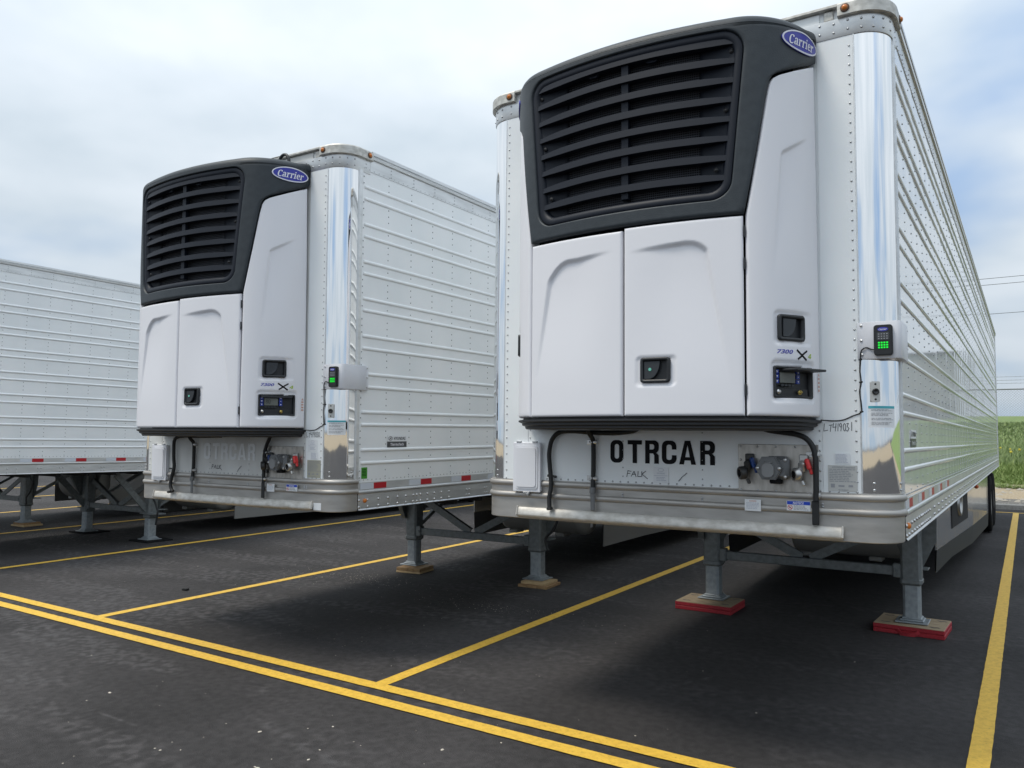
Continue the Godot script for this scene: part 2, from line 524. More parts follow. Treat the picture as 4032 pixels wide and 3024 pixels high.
# stains, streaky dust with grain (denser over the left stalls, making them paler), and thin scuffs dragged by tyres: 28 m across
func asphalt_stains() -> ImageTexture:
	var n := 1280
	var a := noise_l8(Vector2i(n, n), 0.008, 5, 51)
	var raw := Image.create_from_data(n / 4, n, false, Image.FORMAT_L8, noise_l8(Vector2i(n / 4, n), 0.03, 5, 52))
	raw.resize(n, n, Image.INTERPOLATE_CUBIC)
	var b := raw.get_data()
	var g := noise_l8(Vector2i(n, n), 0.2, 3, 53)
	var left_paler := PackedFloat32Array()
	left_paler.resize(n)
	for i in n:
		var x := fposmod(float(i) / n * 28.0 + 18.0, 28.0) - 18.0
		left_paler[i] = smoothstep(-2.5, -6.0, x) * smoothstep(-18.0, -14.0, x)
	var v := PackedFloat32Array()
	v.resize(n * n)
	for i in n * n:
		var e := left_paler[i % n]
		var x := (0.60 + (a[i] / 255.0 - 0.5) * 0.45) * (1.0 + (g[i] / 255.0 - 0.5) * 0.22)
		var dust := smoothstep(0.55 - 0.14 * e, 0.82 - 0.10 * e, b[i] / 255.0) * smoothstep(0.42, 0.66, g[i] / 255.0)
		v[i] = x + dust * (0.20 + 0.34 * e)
	var rng := RandomNumberGenerator.new()
	rng.seed = 8
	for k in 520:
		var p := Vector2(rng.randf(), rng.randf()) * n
		if rng.randf() > 0.35 + 0.65 * left_paler[int(p.x) % n]:
			continue
		var ang := rng.randf_range(-0.55, 0.35) + (PI * 0.5 if rng.randf() < 0.3 else 0.0)
		var d := Vector2(cos(ang), sin(ang))
		var bend := rng.randf_range(-0.008, 0.008)
		var ln := int(rng.randf_range(15, 120))
		var amp := rng.randf_range(0.12, 0.8) * (1.0 if rng.randf() < 0.75 else -0.5)
		var wd := rng.randf_range(0.5, 1.8)
		for s in ln:
			p += d
			d = d.rotated(bend)
			var fade := sin(PI * s / ln)
			for o in range(-3, 4):
				var q := p + d.orthogonal() * o
				var at := posmod(int(q.y), n) * n + posmod(int(q.x), n)
				v[at] += amp * fade * exp(-o * o / (wd * wd)) * smoothstep(0.2, 0.75, g[at] / 255.0)
	var lut := PackedByteArray()
	lut.resize(1024)
	for i in 1024:
		lut[i] = int(clampf(Color(i / 1023.0 * 1.6, 0, 0).linear_to_srgb().r, 0, 1) * 255)
	var data := PackedByteArray()
	data.resize(n * n * 3)
	for i in n * n:
		var l := clampf(v[i], 0.05, 1.5) / 1.6 * 1023.0
		data[i * 3] = lut[int(l * 1.01)]
		data[i * 3 + 1] = lut[int(l * 0.985)]
		data[i * 3 + 2] = lut[int(l * 0.975)]
	return ImageTexture.create_from_image(Image.create_from_data(n, n, false, Image.FORMAT_RGB8, data))

# ---------------------------------------------------------------- sky
func make_sky() -> ImageTexture:
	var w := 1536
	var h := 768
	var n1 := FastNoiseLite.new()
	n1.noise_type = FastNoiseLite.TYPE_SIMPLEX_SMOOTH
	n1.seed = 27
	n1.frequency = 0.42
	n1.fractal_octaves = 6
	n1.fractal_gain = 0.48
	var n2 := FastNoiseLite.new()
	n2.noise_type = FastNoiseLite.TYPE_SIMPLEX_SMOOTH
	n2.seed = 91
	n2.frequency = 1.1
	n2.fractal_octaves = 6
	n2.fractal_gain = 0.55
	var data := PackedFloat32Array()
	data.resize(w * h * 4)
	for j in h:
		var el := PI * (0.5 - (j + 0.5) / h)
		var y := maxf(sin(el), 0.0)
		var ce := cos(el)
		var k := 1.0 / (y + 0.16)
		var zen := Color(0.15, 0.29, 0.56).lerp(Color(0.44, 0.56, 0.69), pow(1.0 - y, 3.0))
		var open_low := 1.0 - smoothstep(0.06, 0.34, y)
		for i in w:
			var c := zen
			if j <= h / 2:
				var az := TAU * ((i + 0.5) / w - 0.5)
				var px := sin(az) * ce * k
				var pz := -cos(az) * ce * k
				var f := n1.get_noise_3d(px, pz, y * 1.5)
				var g := n2.get_noise_3d(px * 1.1 + 40.0, pz * 1.1, y * 2.0)
				var cov := smoothstep(-0.42, 0.16, f + g * 0.22 + 0.28 - open_low * 0.22)
				var lum := clampf(0.5 + f * 0.35 + g * 0.7, 0.0, 1.0)
				var cl := Color(0.44, 0.515, 0.58).lerp(Color(0.67, 0.72, 0.77), lum)
				cl = cl.lerp(Color(0.58, 0.66, 0.74), open_low * 0.45)
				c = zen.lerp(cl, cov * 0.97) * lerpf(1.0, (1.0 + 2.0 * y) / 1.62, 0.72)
			else:
				c = Color(0.1, 0.1, 0.1)
			var q := (j * w + i) * 4
			data[q] = c.r
			data[q + 1] = c.g
			data[q + 2] = c.b
			data[q + 3] = 1.0
	return ImageTexture.create_from_image(Image.create_from_data(w, h, false, Image.FORMAT_RGBAF, data.to_byte_array()))

func light_and_camera() -> void:
	var cam := Camera3D.new()
	cam.name = "camera"
	cam.fov = 51.41
	cam.near = 0.05
	cam.far = 2000.0
	cam.position = Vector3(0, 1.828, 0)
	cam.rotation = Vector3(0.0565, 0.5738, 0.0028)
	add_child(cam)
	var we := WorldEnvironment.new()
	we.name = "environment"
	var e := Environment.new()
	e.background_mode = Environment.BG_SKY
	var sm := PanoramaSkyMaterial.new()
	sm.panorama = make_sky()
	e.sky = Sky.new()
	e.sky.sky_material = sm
	e.background_energy_multiplier = 1.0
	e.tonemap_mode = Environment.TONE_MAPPER_LINEAR
	e.tonemap_exposure = 1.36
	e.sdfgi_enabled = true
	e.ssao_enabled = true
	e.ssil_enabled = true
	we.environment = e
	add_child(we)
	var sun := DirectionalLight3D.new()
	sun.name = "sun"
	sun.light_energy = 0.5
	sun.light_angular_distance = 17.0
	sun.light_color = Color(1.0, 0.97, 0.92)
	sun.shadow_enabled = true
	add_child(sun)
	sun.look_at_from_position(Vector3.ZERO, -Vector3(-0.33, 1.0, 0.38), Vector3.UP)

# ---------------------------------------------------------------- text and strokes
func text_tris(text: String, bold: bool, serif: bool) -> PackedVector3Array:
	var key := "txt%s%s%s" % [text, bold, serif]
	if cache.has(key):
		return cache[key]
	var tm := TextMesh.new()
	var f := SystemFont.new()
	f.font_names = PackedStringArray(["Droid Serif" if serif else "Droid Sans"])
	f.font_weight = 700 if bold else 400
	tm.font = f
	tm.text = text
	tm.font_size = 64
	tm.pixel_size = 0.01
	tm.depth = 0.0
	tm.curve_step = 1.0
	var arr := tm.get_mesh_arrays()
	var vs: PackedVector3Array = arr[Mesh.ARRAY_VERTEX]
	var ix: PackedInt32Array = arr[Mesh.ARRAY_INDEX]
	var lo := Vector3(1e9, 1e9, 0)
	var hi := Vector3(-1e9, -1e9, 0)
	for v in vs:
		lo = lo.min(v)
		hi = hi.max(v)
	var out := PackedVector3Array()
	for i in ix:
		var v := vs[i]
		out.append(Vector3((v.x - lo.x) / (hi.x - lo.x) - 0.5, (v.y - lo.y) / (hi.y - lo.y) - 0.5, 0))
	cache[key] = out
	return out

# text filling a w by h box round (cx, cy) of a surface given by place(x, y)
func text_on(st: SurfaceTool, text: String, cx: float, cy: float, w: float, h: float, place: Callable, bold := true, serif := false, shear := 0.0) -> void:
	var t := text_tris(text, bold, serif)
	for i in range(0, t.size(), 3):
		var p := []
		for k in 3:
			var v := t[i + k]
			p.append(place.call(cx + v.x * w + v.y * h * shear, cy + v.y * h))
		st.add_vertex(p[0])
		st.add_vertex(p[1])
		st.add_vertex(p[2])

func ribbon(st: SurfaceTool, pts: Array, w: float, place: Callable) -> void:
	for i in pts.size() - 1:
		var a: Vector2 = pts[i]
		var b: Vector2 = pts[i + 1]
		var d := (b - a).normalized()
		var n := d.orthogonal() * w * 0.5
		var e := d * w * 0.2
		var q := [a - n - e, b - n + e, b + n + e, a + n - e]
		var p := []
		for v in q:
			p.append(place.call(v.x, v.y))
		quad(st, p[0], p[3], p[2], p[1])

func flat_rect(st: SurfaceTool, x0: float, y0: float, x1: float, y1: float, place: Callable, nx := 1) -> void:
	for i in nx:
		var a := lerpf(x0, x1, float(i) / nx)
		var b := lerpf(x0, x1, float(i + 1) / nx)
		quad(st, place.call(a, y0), place.call(b, y0), place.call(b, y1), place.call(a, y1))

func text_lines(st: SurfaceTool, x0: float, y0: float, x1: float, y1: float, n: int, place: Callable, sd: int, nx := 1) -> void:
	var rng := RandomNumberGenerator.new()
	rng.seed = sd
	var hgt := (y1 - y0) / n
	for i in n:
		var y := y1 - hgt * (i + 0.5)
		var x := x0
		var end := x1 - rng.randf() * 0.3 * (x1 - x0)
		while x < end:
			var l := minf(rng.randf_range(0.06, 0.2) * (x1 - x0), end - x)
			flat_rect(st, x, y - hgt * 0.22, x + l, y + hgt * 0.22, place, nx)
			x += l + 0.025 * (x1 - x0)

func front_at(z: float) -> Callable:
	return func(x: float, y: float) -> Vector3: return Vector3(x, y, z)

func side_at(x: float) -> Callable:
	return func(z: float, y: float) -> Vector3: return Vector3(x, y, -z)

func corner_at(off: float) -> Callable:
	return func(a: float, y: float) -> Vector3: return Vector3(HW - CR + (CR + off) * sin(a), y, -CR + (CR + off) * cos(a))

func unit_at(off: float) -> Callable:
	return func(s: float, y: float) -> Vector3: return SP(s, y, off)

# heavy condensed capitals on a 1 by 1 box
func ring_strip(st: SurfaceTool, outer: PackedVector2Array, inner: PackedVector2Array, place: Callable, from := 0, to := -1) -> void:
	var n := outer.size()
	var last := n if to < 0 else to
	for k in range(from, last):
		var a := k % n
		var b := (k + 1) % n
		quad(st, place.call(inner[a].x, inner[a].y), place.call(outer[a].x, outer[a].y), place.call(outer[b].x, outer[b].y), place.call(inner[b].x, inner[b].y))

func poly_on(st: SurfaceTool, pts: PackedVector2Array, place: Callable) -> void:
	var p := pts
	if Geometry2D.is_polygon_clockwise(p):
		p = p.duplicate()
		p.reverse()
	var idx := Geometry2D.triangulate_polygon(p)
	for i in range(0, idx.size(), 3):
		var a := p[idx[i]]
		var b := p[idx[i + 1]]
		var c := p[idx[i + 2]]
		if (b - a).cross(c - a) < 0.0:
			var t := b
			b = c
			c = t
		tri(st, place.call(a.x, a.y), place.call(b.x, b.y), place.call(c.x, c.y))

func letter(st: SurfaceTool, ch: String, x0: float, x1: float, y0: float, y1: float, z: float) -> void:
	var w := x1 - x0
	var h := y1 - y0
	var sw := 0.029
	var P := front_at(z)
	match ch:
		"O":
			ring_strip(st, round_rect(x0 + w / 2, y0 + h / 2, w, h, 0.034, 5), round_rect(x0 + w / 2, y0 + h / 2, w - 2 * sw, h - 2 * sw * 0.85, 0.014, 5), P)
		"C":
			var o := round_rect(x0 + w / 2, y0 + h / 2, w, h, 0.034, 5)
			var n := round_rect(x0 + w / 2, y0 + h / 2, w - 2 * sw, h - 2 * sw * 0.85, 0.014, 5)
			ring_strip(st, o, n, P, 0, 23)
			flat_rect(st, x1 - sw, y0 + h * 0.62, x1, y1 - 0.034, front_at(z))
			flat_rect(st, x1 - sw, y0 + 0.034, x1, y0 + h * 0.38, front_at(z))
		"T":
			poly_on(st, PackedVector2Array([Vector2(x0, y1), Vector2(x0, y1 - 0.026), Vector2(x0 + w / 2 - sw / 2, y1 - 0.026), Vector2(x0 + w / 2 - sw / 2, y0), Vector2(x0 + w / 2 + sw / 2, y0), Vector2(x0 + w / 2 + sw / 2, y1 - 0.026), Vector2(x1, y1 - 0.026), Vector2(x1, y1)]), P)
		"A":
			var m := x0 + w / 2
			poly_on(st, PackedVector2Array([Vector2(x0, y0), Vector2(x0 + sw, y0), Vector2(m, y1 - h * 0.18), Vector2(m, y1), Vector2(m - w * 0.17, y1)]), P)
			poly_on(st, PackedVector2Array([Vector2(x1, y0), Vector2(x1 - sw, y0), Vector2(m, y1 - h * 0.18), Vector2(m, y1), Vector2(m + w * 0.17, y1)]), P)
			flat_rect(st, x0 + w * 0.3, y0 + h * 0.17, x1 - w * 0.3, y0 + h * 0.31, front_at(z + 0.0003))
		"R":
			flat_rect(st, x0, y0, x0 + sw, y1, P)
			var o2 := round_rect(x0 + w * 0.5, y1 - h * 0.28, w, h * 0.56, 0.03, 5)
			var n2 := round_rect(x0 + w * 0.5, y1 - h * 0.28, w - 2 * sw, h * 0.56 - 2 * sw * 0.8, 0.012, 5)
			ring_strip(st, o2, n2, front_at(z + 0.0003), 0, 6)
			ring_strip(st, o2, n2, front_at(z + 0.0003), 18, 24)
			flat_rect(st, x0 + sw, y1 - sw * 0.8, x0 + w - 0.03, y1, front_at(z + 0.0001))
			flat_rect(st, x0 + sw, y1 - h * 0.56, x0 + w - 0.03, y1 - h * 0.56 + sw * 0.8, front_at(z + 0.0001))
			poly_on(st, PackedVector2Array([Vector2(x1 - sw, y0), Vector2(x1, y0), Vector2(x1, y0 + h * 0.36), Vector2(x1 - 0.014, y0 + h * 0.46), Vector2(x1 - sw - 0.01, y0 + h * 0.46), Vector2(x1 - sw, y0 + h * 0.36)]), front_at(z + 0.0005))

# ---------------------------------------------------------------- trailer body shapes
func front_path(side_z := -0.21, seg := 10) -> Array:
	var out := [[Vector2(HW, side_z), Vector2(1, 0)]]
	for k in seg + 1:
		var a := PI * 0.5 * (1.0 - float(k) / seg)
		out.append([Vector2(HW - CR + CR * sin(a), -CR + CR * cos(a)), Vector2(sin(a), cos(a))])
	for k in seg + 1:
		var a := -PI * 0.5 * (float(k) / seg)
		out.append([Vector2(-HW + CR + CR * sin(a), -CR + CR * cos(a)), Vector2(sin(a), cos(a))])
	out.append([Vector2(-HW, side_z), Vector2(-1, 0)])
	return out

func sweep(st: SurfaceTool, path: Array, prof: Array) -> void:
	var rows := []
	for p in path:
		var r := PackedVector3Array()
		for q in prof:
			var v: Vector2 = p[0] + p[1] * q.x
			r.append(Vector3(v.x, q.y, v.y))
		rows.append(r)
	swept(st, rows, prof)

func bumper_band() -> SurfaceTool:
	var st := mb()
	var prof := [Vector2(-0.05, 0.0), Vector2(0.003, 0.0), Vector2(0.006, 0.004), Vector2(0.006, 0.132)]
	for c in [0.155, 0.232]:
		for k in 9:
			var a := PI * k / 8.0
			prof.append(Vector2(0.006 + 0.015 * sin(a), c - 0.019 * cos(a)))
		prof.append(Vector2(0.006, c + 0.024))
	prof.append(Vector2(-0.01, 0.258))
	sweep(st, front_path(-0.205), prof)
	return st

func top_band() -> SurfaceTool:
	var st := mb()
	sweep(st, front_path(-0.3), [Vector2(-0.01, 2.742), Vector2(0.004, 2.742), Vector2(0.006, 2.745), Vector2(0.006, 2.848), Vector2(-0.03, 2.852)])
	return st

func corner_cap(sgn: float) -> SurfaceTool:
	var st := mb()
	var full := front_path(-0.3, 12)
	var path := []
	path.append([Vector2(HW, -0.31), Vector2(1, 0)])
	for k in range(1, 14):
		path.append(full[k])
	path.append([Vector2(1.05, 0), Vector2(0, 1)])
	var prof := [Vector2(-0.02, 2.846), Vector2(0.024, 2.848), Vector2(0.03, 2.853), Vector2(0.03, 2.915), Vector2(0.022, 2.926), Vector2(-0.1, 2.934)]
	var rows := []
	for p in path:
		var r := PackedVector3Array()
		for q in prof:
			var v: Vector2 = p[0] + p[1] * q.x
			r.append(Vector3(v.x * sgn, q.y, v.y))
		rows.append(r)
	swept(st, rows, prof, sgn < 0.0)
	for e in [0, rows.size() - 1]:
		var r: PackedVector3Array = rows[e]
		for j in range(1, r.size() - 1):
			otri(st, r[0], r[j], r[j + 1], rows[7][2])
	return st

func corner_post(sgn: float) -> SurfaceTool:
	var st := mb()
	var rows := []
	for k in 21:
		var a := PI * 0.5 * (1.0 - k / 20.0)
		var r := PackedVector3Array()
		for y in [0.25, 0.9, 1.6, 2.2, 2.745]:
			r.append(Vector3(sgn * (HW - CR + CR * sin(a)), y, -CR + CR * cos(a)))
		rows.append(r)
	grid(st, rows, sgn < 0.0)
	return st

func side_wall(sgn: float, wavy: float) -> SurfaceTool:
	var st := mb()
	var rng := RandomNumberGenerator.new()
	rng.seed = 77
	var n := FastNoiseLite.new()
	n.seed = 12
	n.frequency = 0.9
	n.fractal_octaves = 2
	var rows := []
	var bays := 52 if wavy > 0.0 else 1
	var per := 8 if wavy > 0.0 else 1
	var ny := 34 if wavy > 0.0 else 1
	for b in bays:
		var amp := rng.randf_range(0.4, 1.0)
		for k in per + (1 if b == bays - 1 else 0):
			var t := float(k) / per
			var z := lerpf(-0.2, -LEN, (b + t) / bays)
			var r := PackedVector3Array()
			for j in ny + 1:
				var y := lerpf(0.215, 2.77, float(j) / ny)
				var d := wavy * (amp * 0.7 * sin(PI * t) * sin(PI * t) * (0.6 + 0.6 * n.get_noise_2d(y * 1.6, b * 7.3)) + 0.9 * n.get_noise_2d(z * 0.5, y * 0.7))
				r.append(Vector3(sgn * (HW + d), y, z))
			rows.append(r)
	grid(st, rows, sgn > 0.0)
	return st

func rib_mesh() -> SurfaceTool:
	var st := mb()
	var rows := []
	for e in [[-0.236, 0.15], [-0.239, 0.6], [-0.246, 0.9], [-0.256, 1.0], [-LEN + 0.06, 1.0], [-LEN + 0.04, 0.2]]:
		var r := PackedVector3Array()
		for k in 11:
			var a := PI * k / 10.0
			r.append(Vector3(HW - 0.004 + 0.015 * e[1] * sin(a), -0.016 * cos(a) * lerpf(0.8, 1.0, e[1]), e[0]))
		rows.append(r)
	grid(st, rows, true)
	return st

func bottom_rail(sgn: float) -> SurfaceTool:
	var st := mb()
	var prof := [Vector2(-0.06, -0.002), Vector2(0.016, 0.0), Vector2(0.018, 0.006), Vector2(0.010, 0.014), Vector2(0.008, 0.128), Vector2(0.014, 0.136), Vector2(0.016, 0.145), Vector2(0.014, 0.154), Vector2(0.006, 0.160), Vector2(0.005, 0.222), Vector2(-0.005, 0.224)]
	var rows := []
	for z in [-0.208, -4.0, -8.0, -12.0, -LEN]:
		var r := PackedVector3Array()
		for q in prof:
			r.append(Vector3(sgn * (HW + q.x), q.y, z))
		rows.append(r)
	grid(st, rows, sgn > 0.0, false)
	return st

func top_rail(sgn: float) -> SurfaceTool:
	var st := mb()
	var prof := [Vector2(-0.005, 2.764), Vector2(0.005, 2.766), Vector2(0.006, 2.862), Vector2(0.020, 2.870), Vector2(0.024, 2.885), Vector2(0.012, 2.892), Vector2(0.012, 2.900), Vector2(0.026, 2.905), Vector2(0.026, 2.930), Vector2(-0.08, 2.936)]
	var rows := []
	for z in [-0.302, -4.0, -8.0, -12.0, -LEN]:
		var r := PackedVector3Array()
		for q in prof:
			r.append(Vector3(sgn * (HW + q.x), q.y, z))
		rows.append(r)
	grid(st, rows, sgn > 0.0, false)
	return st

func dome_mesh() -> Mesh:
	var st := mb()
	var rows := [[1.0, 0.0], [0.82, 0.42], [0.45, 0.66]]
	st.set_smooth_group(0)
	for i in 2:
		for k in 8:
			var a := TAU * k / 8
			var b := TAU * ((k + 1) % 8) / 8
			quad(st, Vector3(cos(a) * rows[i][0], sin(a) * rows[i][0], rows[i][1]), Vector3(cos(b) * rows[i][0], sin(b) * rows[i][0], rows[i][1]), Vector3(cos(b) * rows[i + 1][0], sin(b) * rows[i + 1][0], rows[i + 1][1]), Vector3(cos(a) * rows[i + 1][0], sin(a) * rows[i + 1][0], rows[i + 1][1]))
	for k in 8:
		var a := TAU * k / 8
		var b := TAU * ((k + 1) % 8) / 8
		tri(st, Vector3(cos(a) * 0.45, sin(a) * 0.45, 0.66), Vector3(cos(b) * 0.45, sin(b) * 0.45, 0.66), Vector3(0, 0, 0.75))
	return commit(st)

func facing(n: Vector3, at: Vector3, r: float) -> Transform3D:
	var up := Vector3.UP if absf(n.y) < 0.9 else Vector3.RIGHT
	var x := up.cross(n).normalized()
	return Transform3D(Basis(x * r, n.cross(x) * r, n * r), at)

# ---------------------------------------------------------------- refrigeration unit surface
func make_profile() -> void:
	var h := [Vector2(0, .525), Vector2(.2, .517), Vector2(.4, .492), Vector2(.55, .463), Vector2(.65, .437), Vector2(.73, .392), Vector2(.80, .325), Vector2(.855, .245), Vector2(.895, .155), Vector2(.92, .06), Vector2(.93, 0.0)]
	var pts := []
	for i in range(h.size() - 1, 0, -1):
		pts.append(Vector2(-h[i].x, h[i].y))
	pts.append_array(h)
	for i in pts.size() - 1:
		for k in 24:
			dense.append(pts[i].cubic_interpolate(pts[i + 1], pts[maxi(i - 1, 0)], pts[mini(i + 2, pts.size() - 1)], k / 24.0))
	dense.append(pts[-1])
	var s := 0.0
	for i in dense.size():
		if i > 0:
			s += dense[i].distance_to(dense[i - 1])
		dense_s.append(s)
	for i in dense.size():
		dense_s[i] -= s * 0.5

func SP(s: float, y: float, off: float) -> Vector3:
	var i := clampi(dense_s.bsearch(s) - 1, 0, dense.size() - 2)
	var t := (s - dense_s[i]) / (dense_s[i + 1] - dense_s[i])
	var p := dense[i].lerp(dense[i + 1], t)
	var i0 := clampi(i - 2, 0, dense.size() - 1)
	var i1 := clampi(i + 3, 0, dense.size() - 1)
	var d := (dense[i1] - dense[i0]).normalized()
	return Vector3(p.x - d.y * off, y, p.y + d.x * off)

func at_len(pl: PackedVector2Array, t: float) -> Vector2:
	var total := 0.0
	for i in pl.size() - 1:
		total += pl[i].distance_to(pl[i + 1])
	var want := clampf(t, 0, 1) * total
	for i in pl.size() - 1:
		var l := pl[i].distance_to(pl[i + 1])
		if want <= l or i == pl.size() - 2:
			return pl[i].lerp(pl[i + 1], want / maxf(l, 1e-6))
		want -= l
	return pl[-1]

func spread(n: int, edge: float) -> PackedFloat32Array:
	var out := PackedFloat32Array()
	for f in [0.0, 0.12, 0.35, 0.65, 1.0]:
		out.append(edge * f)
	for i in range(1, n):
		out.append(lerpf(edge, 1.0 - edge, float(i) / n))
	for f in [1.0, 0.65, 0.35, 0.12, 0.0]:
		out.append(1.0 - edge * f)
	return out

# a skin over the unit: rows run between two edge lines in (s, y); rounded borders; relief(s, y) is cut inwards
func skin(lft: PackedVector2Array, rgt: PackedVector2Array, nu: int, nv: int, thick: float, rad: float, relief: Callable) -> SurfaceTool:
	var st := mb()
	var wid := at_len(lft, 0.5).distance_to(at_len(rgt, 0.5))
	var hgt := lft[0].distance_to(lft[-1])
	var us := spread(nu, rad / wid)
	var vs := spread(nv, rad / hgt)
	var rows := []
	for v in vs:
		var a := at_len(lft, v)
		var b := at_len(rgt, v)
		var r := PackedVector3Array()
		for u in us:
			var p := a.lerp(b, u)
			var w := a.distance_to(b)
			var d := minf(minf(u, 1.0 - u) * w, minf(v, 1.0 - v) * hgt)
			var o := thick
			if d < rad:
				o = thick - rad + sqrt(maxf(rad * rad - (rad - d) * (rad - d), 0.0))
			r.append(SP(p.x, p.y, o - relief.call(p.x, p.y)))
		rows.append(r)
	# turn the borders inwards
	var first := PackedVector3Array()
	var last := PackedVector3Array()
	for u in us:
		var p := at_len(lft, 0.0).lerp(at_len(rgt, 0.0), u)
		first.append(SP(p.x, p.y, -0.03))
		p = at_len(lft, 1.0).lerp(at_len(rgt, 1.0), u)
		last.append(SP(p.x, p.y, -0.03))
	rows.push_front(first)
	rows.append(last)
	var vv := PackedFloat32Array([0.0])
	vv.append_array(vs)
	vv.append(1.0)
	for i in rows.size():
		var a := at_len(lft, vv[i])
		var b := at_len(rgt, vv[i])
		var r: PackedVector3Array = rows[i]
		r.insert(0, SP(a.x, a.y, -0.03))
		r.append(SP(b.x, b.y, -0.03))
		rows[i] = r
	grid(st, rows)
	return st

func no_relief(_s: float, _y: float) -> float:
	return 0.0

# pocket: a recessed rounded rectangle with a soft rim
func pocket(s: float, y: float, cs: float, cy: float, w: float, h: float, depth: float) -> float:
	var q := Vector2(absf(s - cs) - w * 0.5 + 0.03, absf(y - cy) - h * 0.5 + 0.03)
	var d := Vector2(maxf(q.x, 0), maxf(q.y, 0)).length() + minf(maxf(q.x, q.y), 0.0) - 0.03
	return depth * (1.0 - smoothstep(-0.016, 0.0, d))

# the cut-out that a latch or the control panel sits in
func hole(s: float, y: float, cs: float, cy: float, w: float, h: float) -> float:
	return 0.06 if absf(s - cs) < w * 0.5 and absf(y - cy) < h * 0.5 else 0.0

func center_relief(s: float, y: float) -> float:
	var leg := lerpf(0.475, 0.60, clampf((1.52 - y) / 0.75, 0, 1))
	var top := 1.572 - 0.10 * pow(clampf((s - 0.33) / 0.17, 0, 1), 3.0) + 0.02 * clampf((s - 0.05) / 0.3, 0, 1)
	var ins := smoothstep(0.0, 0.02, leg - s) * smoothstep(0.0, 0.02, top - y)
	var r := 0.019 * ins * smoothstep(0.75, 1.45, y) * smoothstep(0.02, 0.30, s)
	return r + pocket(s, y, 0.188, 0.897, 0.235, 0.172, 0.007) + hole(s, y, 0.185, 0.903, 0.148, 0.120)

func left_relief(s: float, y: float) -> float:
	var leg := lerpf(-0.515, -0.615, clampf((1.5 - y) / 0.6, 0, 1))
	var top := 1.572 - 0.11 * pow(clampf((-s - 0.36) / 0.16, 0, 1), 2.0) + 0.02 * clampf((0.3 + s) / 0.25, 0, 1)
	var ins := smoothstep(0.0, 0.02, s - leg) * smoothstep(0.0, 0.02, top - y)
	return 0.019 * ins * smoothstep(0.8, 1.45, y) * smoothstep(-0.05, -0.35, s)

func right_relief(s: float, y: float) -> float:
	var leg := lerpf(0.865, 0.80, clampf((2.06 - y) / 0.7, 0, 1))
	var top := 2.055 + 0.55 * (s - 0.865)
	var ins := smoothstep(0.0, 0.018, s - leg) * smoothstep(0.0, 0.02, top - y)
	var r := 0.014 * ins * smoothstep(1.35, 2.0, y) * smoothstep(1.10, 0.93, s)
	r += pocket(s, y, 0.948, 1.118, 0.285, 0.185, 0.008) * smoothstep(1.12, 1.02, s)
	r += pocket(s, y, 0.953, 0.838, 0.33, 0.225, 0.010)
	r += hole(s, y, 0.925, 1.118, 0.167, 0.120) + hole(s, y, 0.953, 0.834, 0.276, 0.150)
	return r

func plain_left_relief(s: float, y: float) -> float:
	return pocket(-s, y, 0.948, 1.118, 0.24, 0.18, 0.008) + hole(-s, y, 0.985, 1.118, 0.148, 0.120)

func side_panel(sgn: float) -> SurfaceTool:
	var l := PackedVector2Array()
	for p in [Vector2(0.664, UB), Vector2(0.666, 1.2), Vector2(0.668, 1.71), Vector2(0.735, 2.06), Vector2(0.785, 2.34), Vector2(0.803, 2.415), Vector2(0.822, 2.445), Vector2(0.86, 2.468)]:
		l.append(Vector2(p.x * sgn, p.y))
	var r := PackedVector2Array()
	for p in [Vector2(1.19, UB), Vector2(1.19, 1.3), Vector2(1.185, 2.0), Vector2(1.175, 2.60)]:
		r.append(Vector2(p.x * sgn, p.y))
	if sgn > 0:
		return skin(l, r, 56, 190, 0.0, 0.016, right_relief)
	return skin(r, l, 40, 100, 0.0, 0.016, plain_left_relief)

func door_panel(s0: float, s1: float, y1a: float, y1b: float, relief: Callable) -> SurfaceTool:
	return skin(PackedVector2Array([Vector2(s0, UB), Vector2(s0, y1a)]), PackedVector2Array([Vector2(s1, UB), Vector2(s1, y1b)]), 70, 120, 0.0, 0.014, relief)

func opening_loop(inset: float, n: int) -> PackedVector2Array:
	# right half corners of the grille opening: bottom (0.585, 1.815), top (0.645, 2.712)
	var r := 0.115 - inset * 0.7
	var b := Vector2(0.606 - inset, 1.790 + inset)
	var t := Vector2(0.672 - inset, 2.722 - inset)
	var out := PackedVector2Array()
	# bottom, left to right
	for i in n:
		out.append(Vector2(lerpf(-b.x + r, b.x - r, float(i) / n), b.y))
	# bottom right corner, right side, top right corner
	var sd := PackedVector2Array()
	for k in 7:
		var a := -PI * 0.5 + PI * 0.5 * k / 6.0
		sd.append(Vector2(b.x - r + cos(a) * r, b.y + r + sin(a) * r))
	for k in 7:
		var a := PI * 0.5 * k / 6.0
		sd.append(Vector2(t.x - r + cos(a) * r, t.y - r + sin(a) * r))
	for i in n:
		out.append(at_len(sd, float(i) / n))
	for i in n:
		out.append(Vector2(lerpf(t.x - r, -t.x + r, float(i) / n), t.y))
	for i in n:
		var p := at_len(sd, 1.0 - float(i) / n)
		out.append(Vector2(-p.x, p.y))
	return out

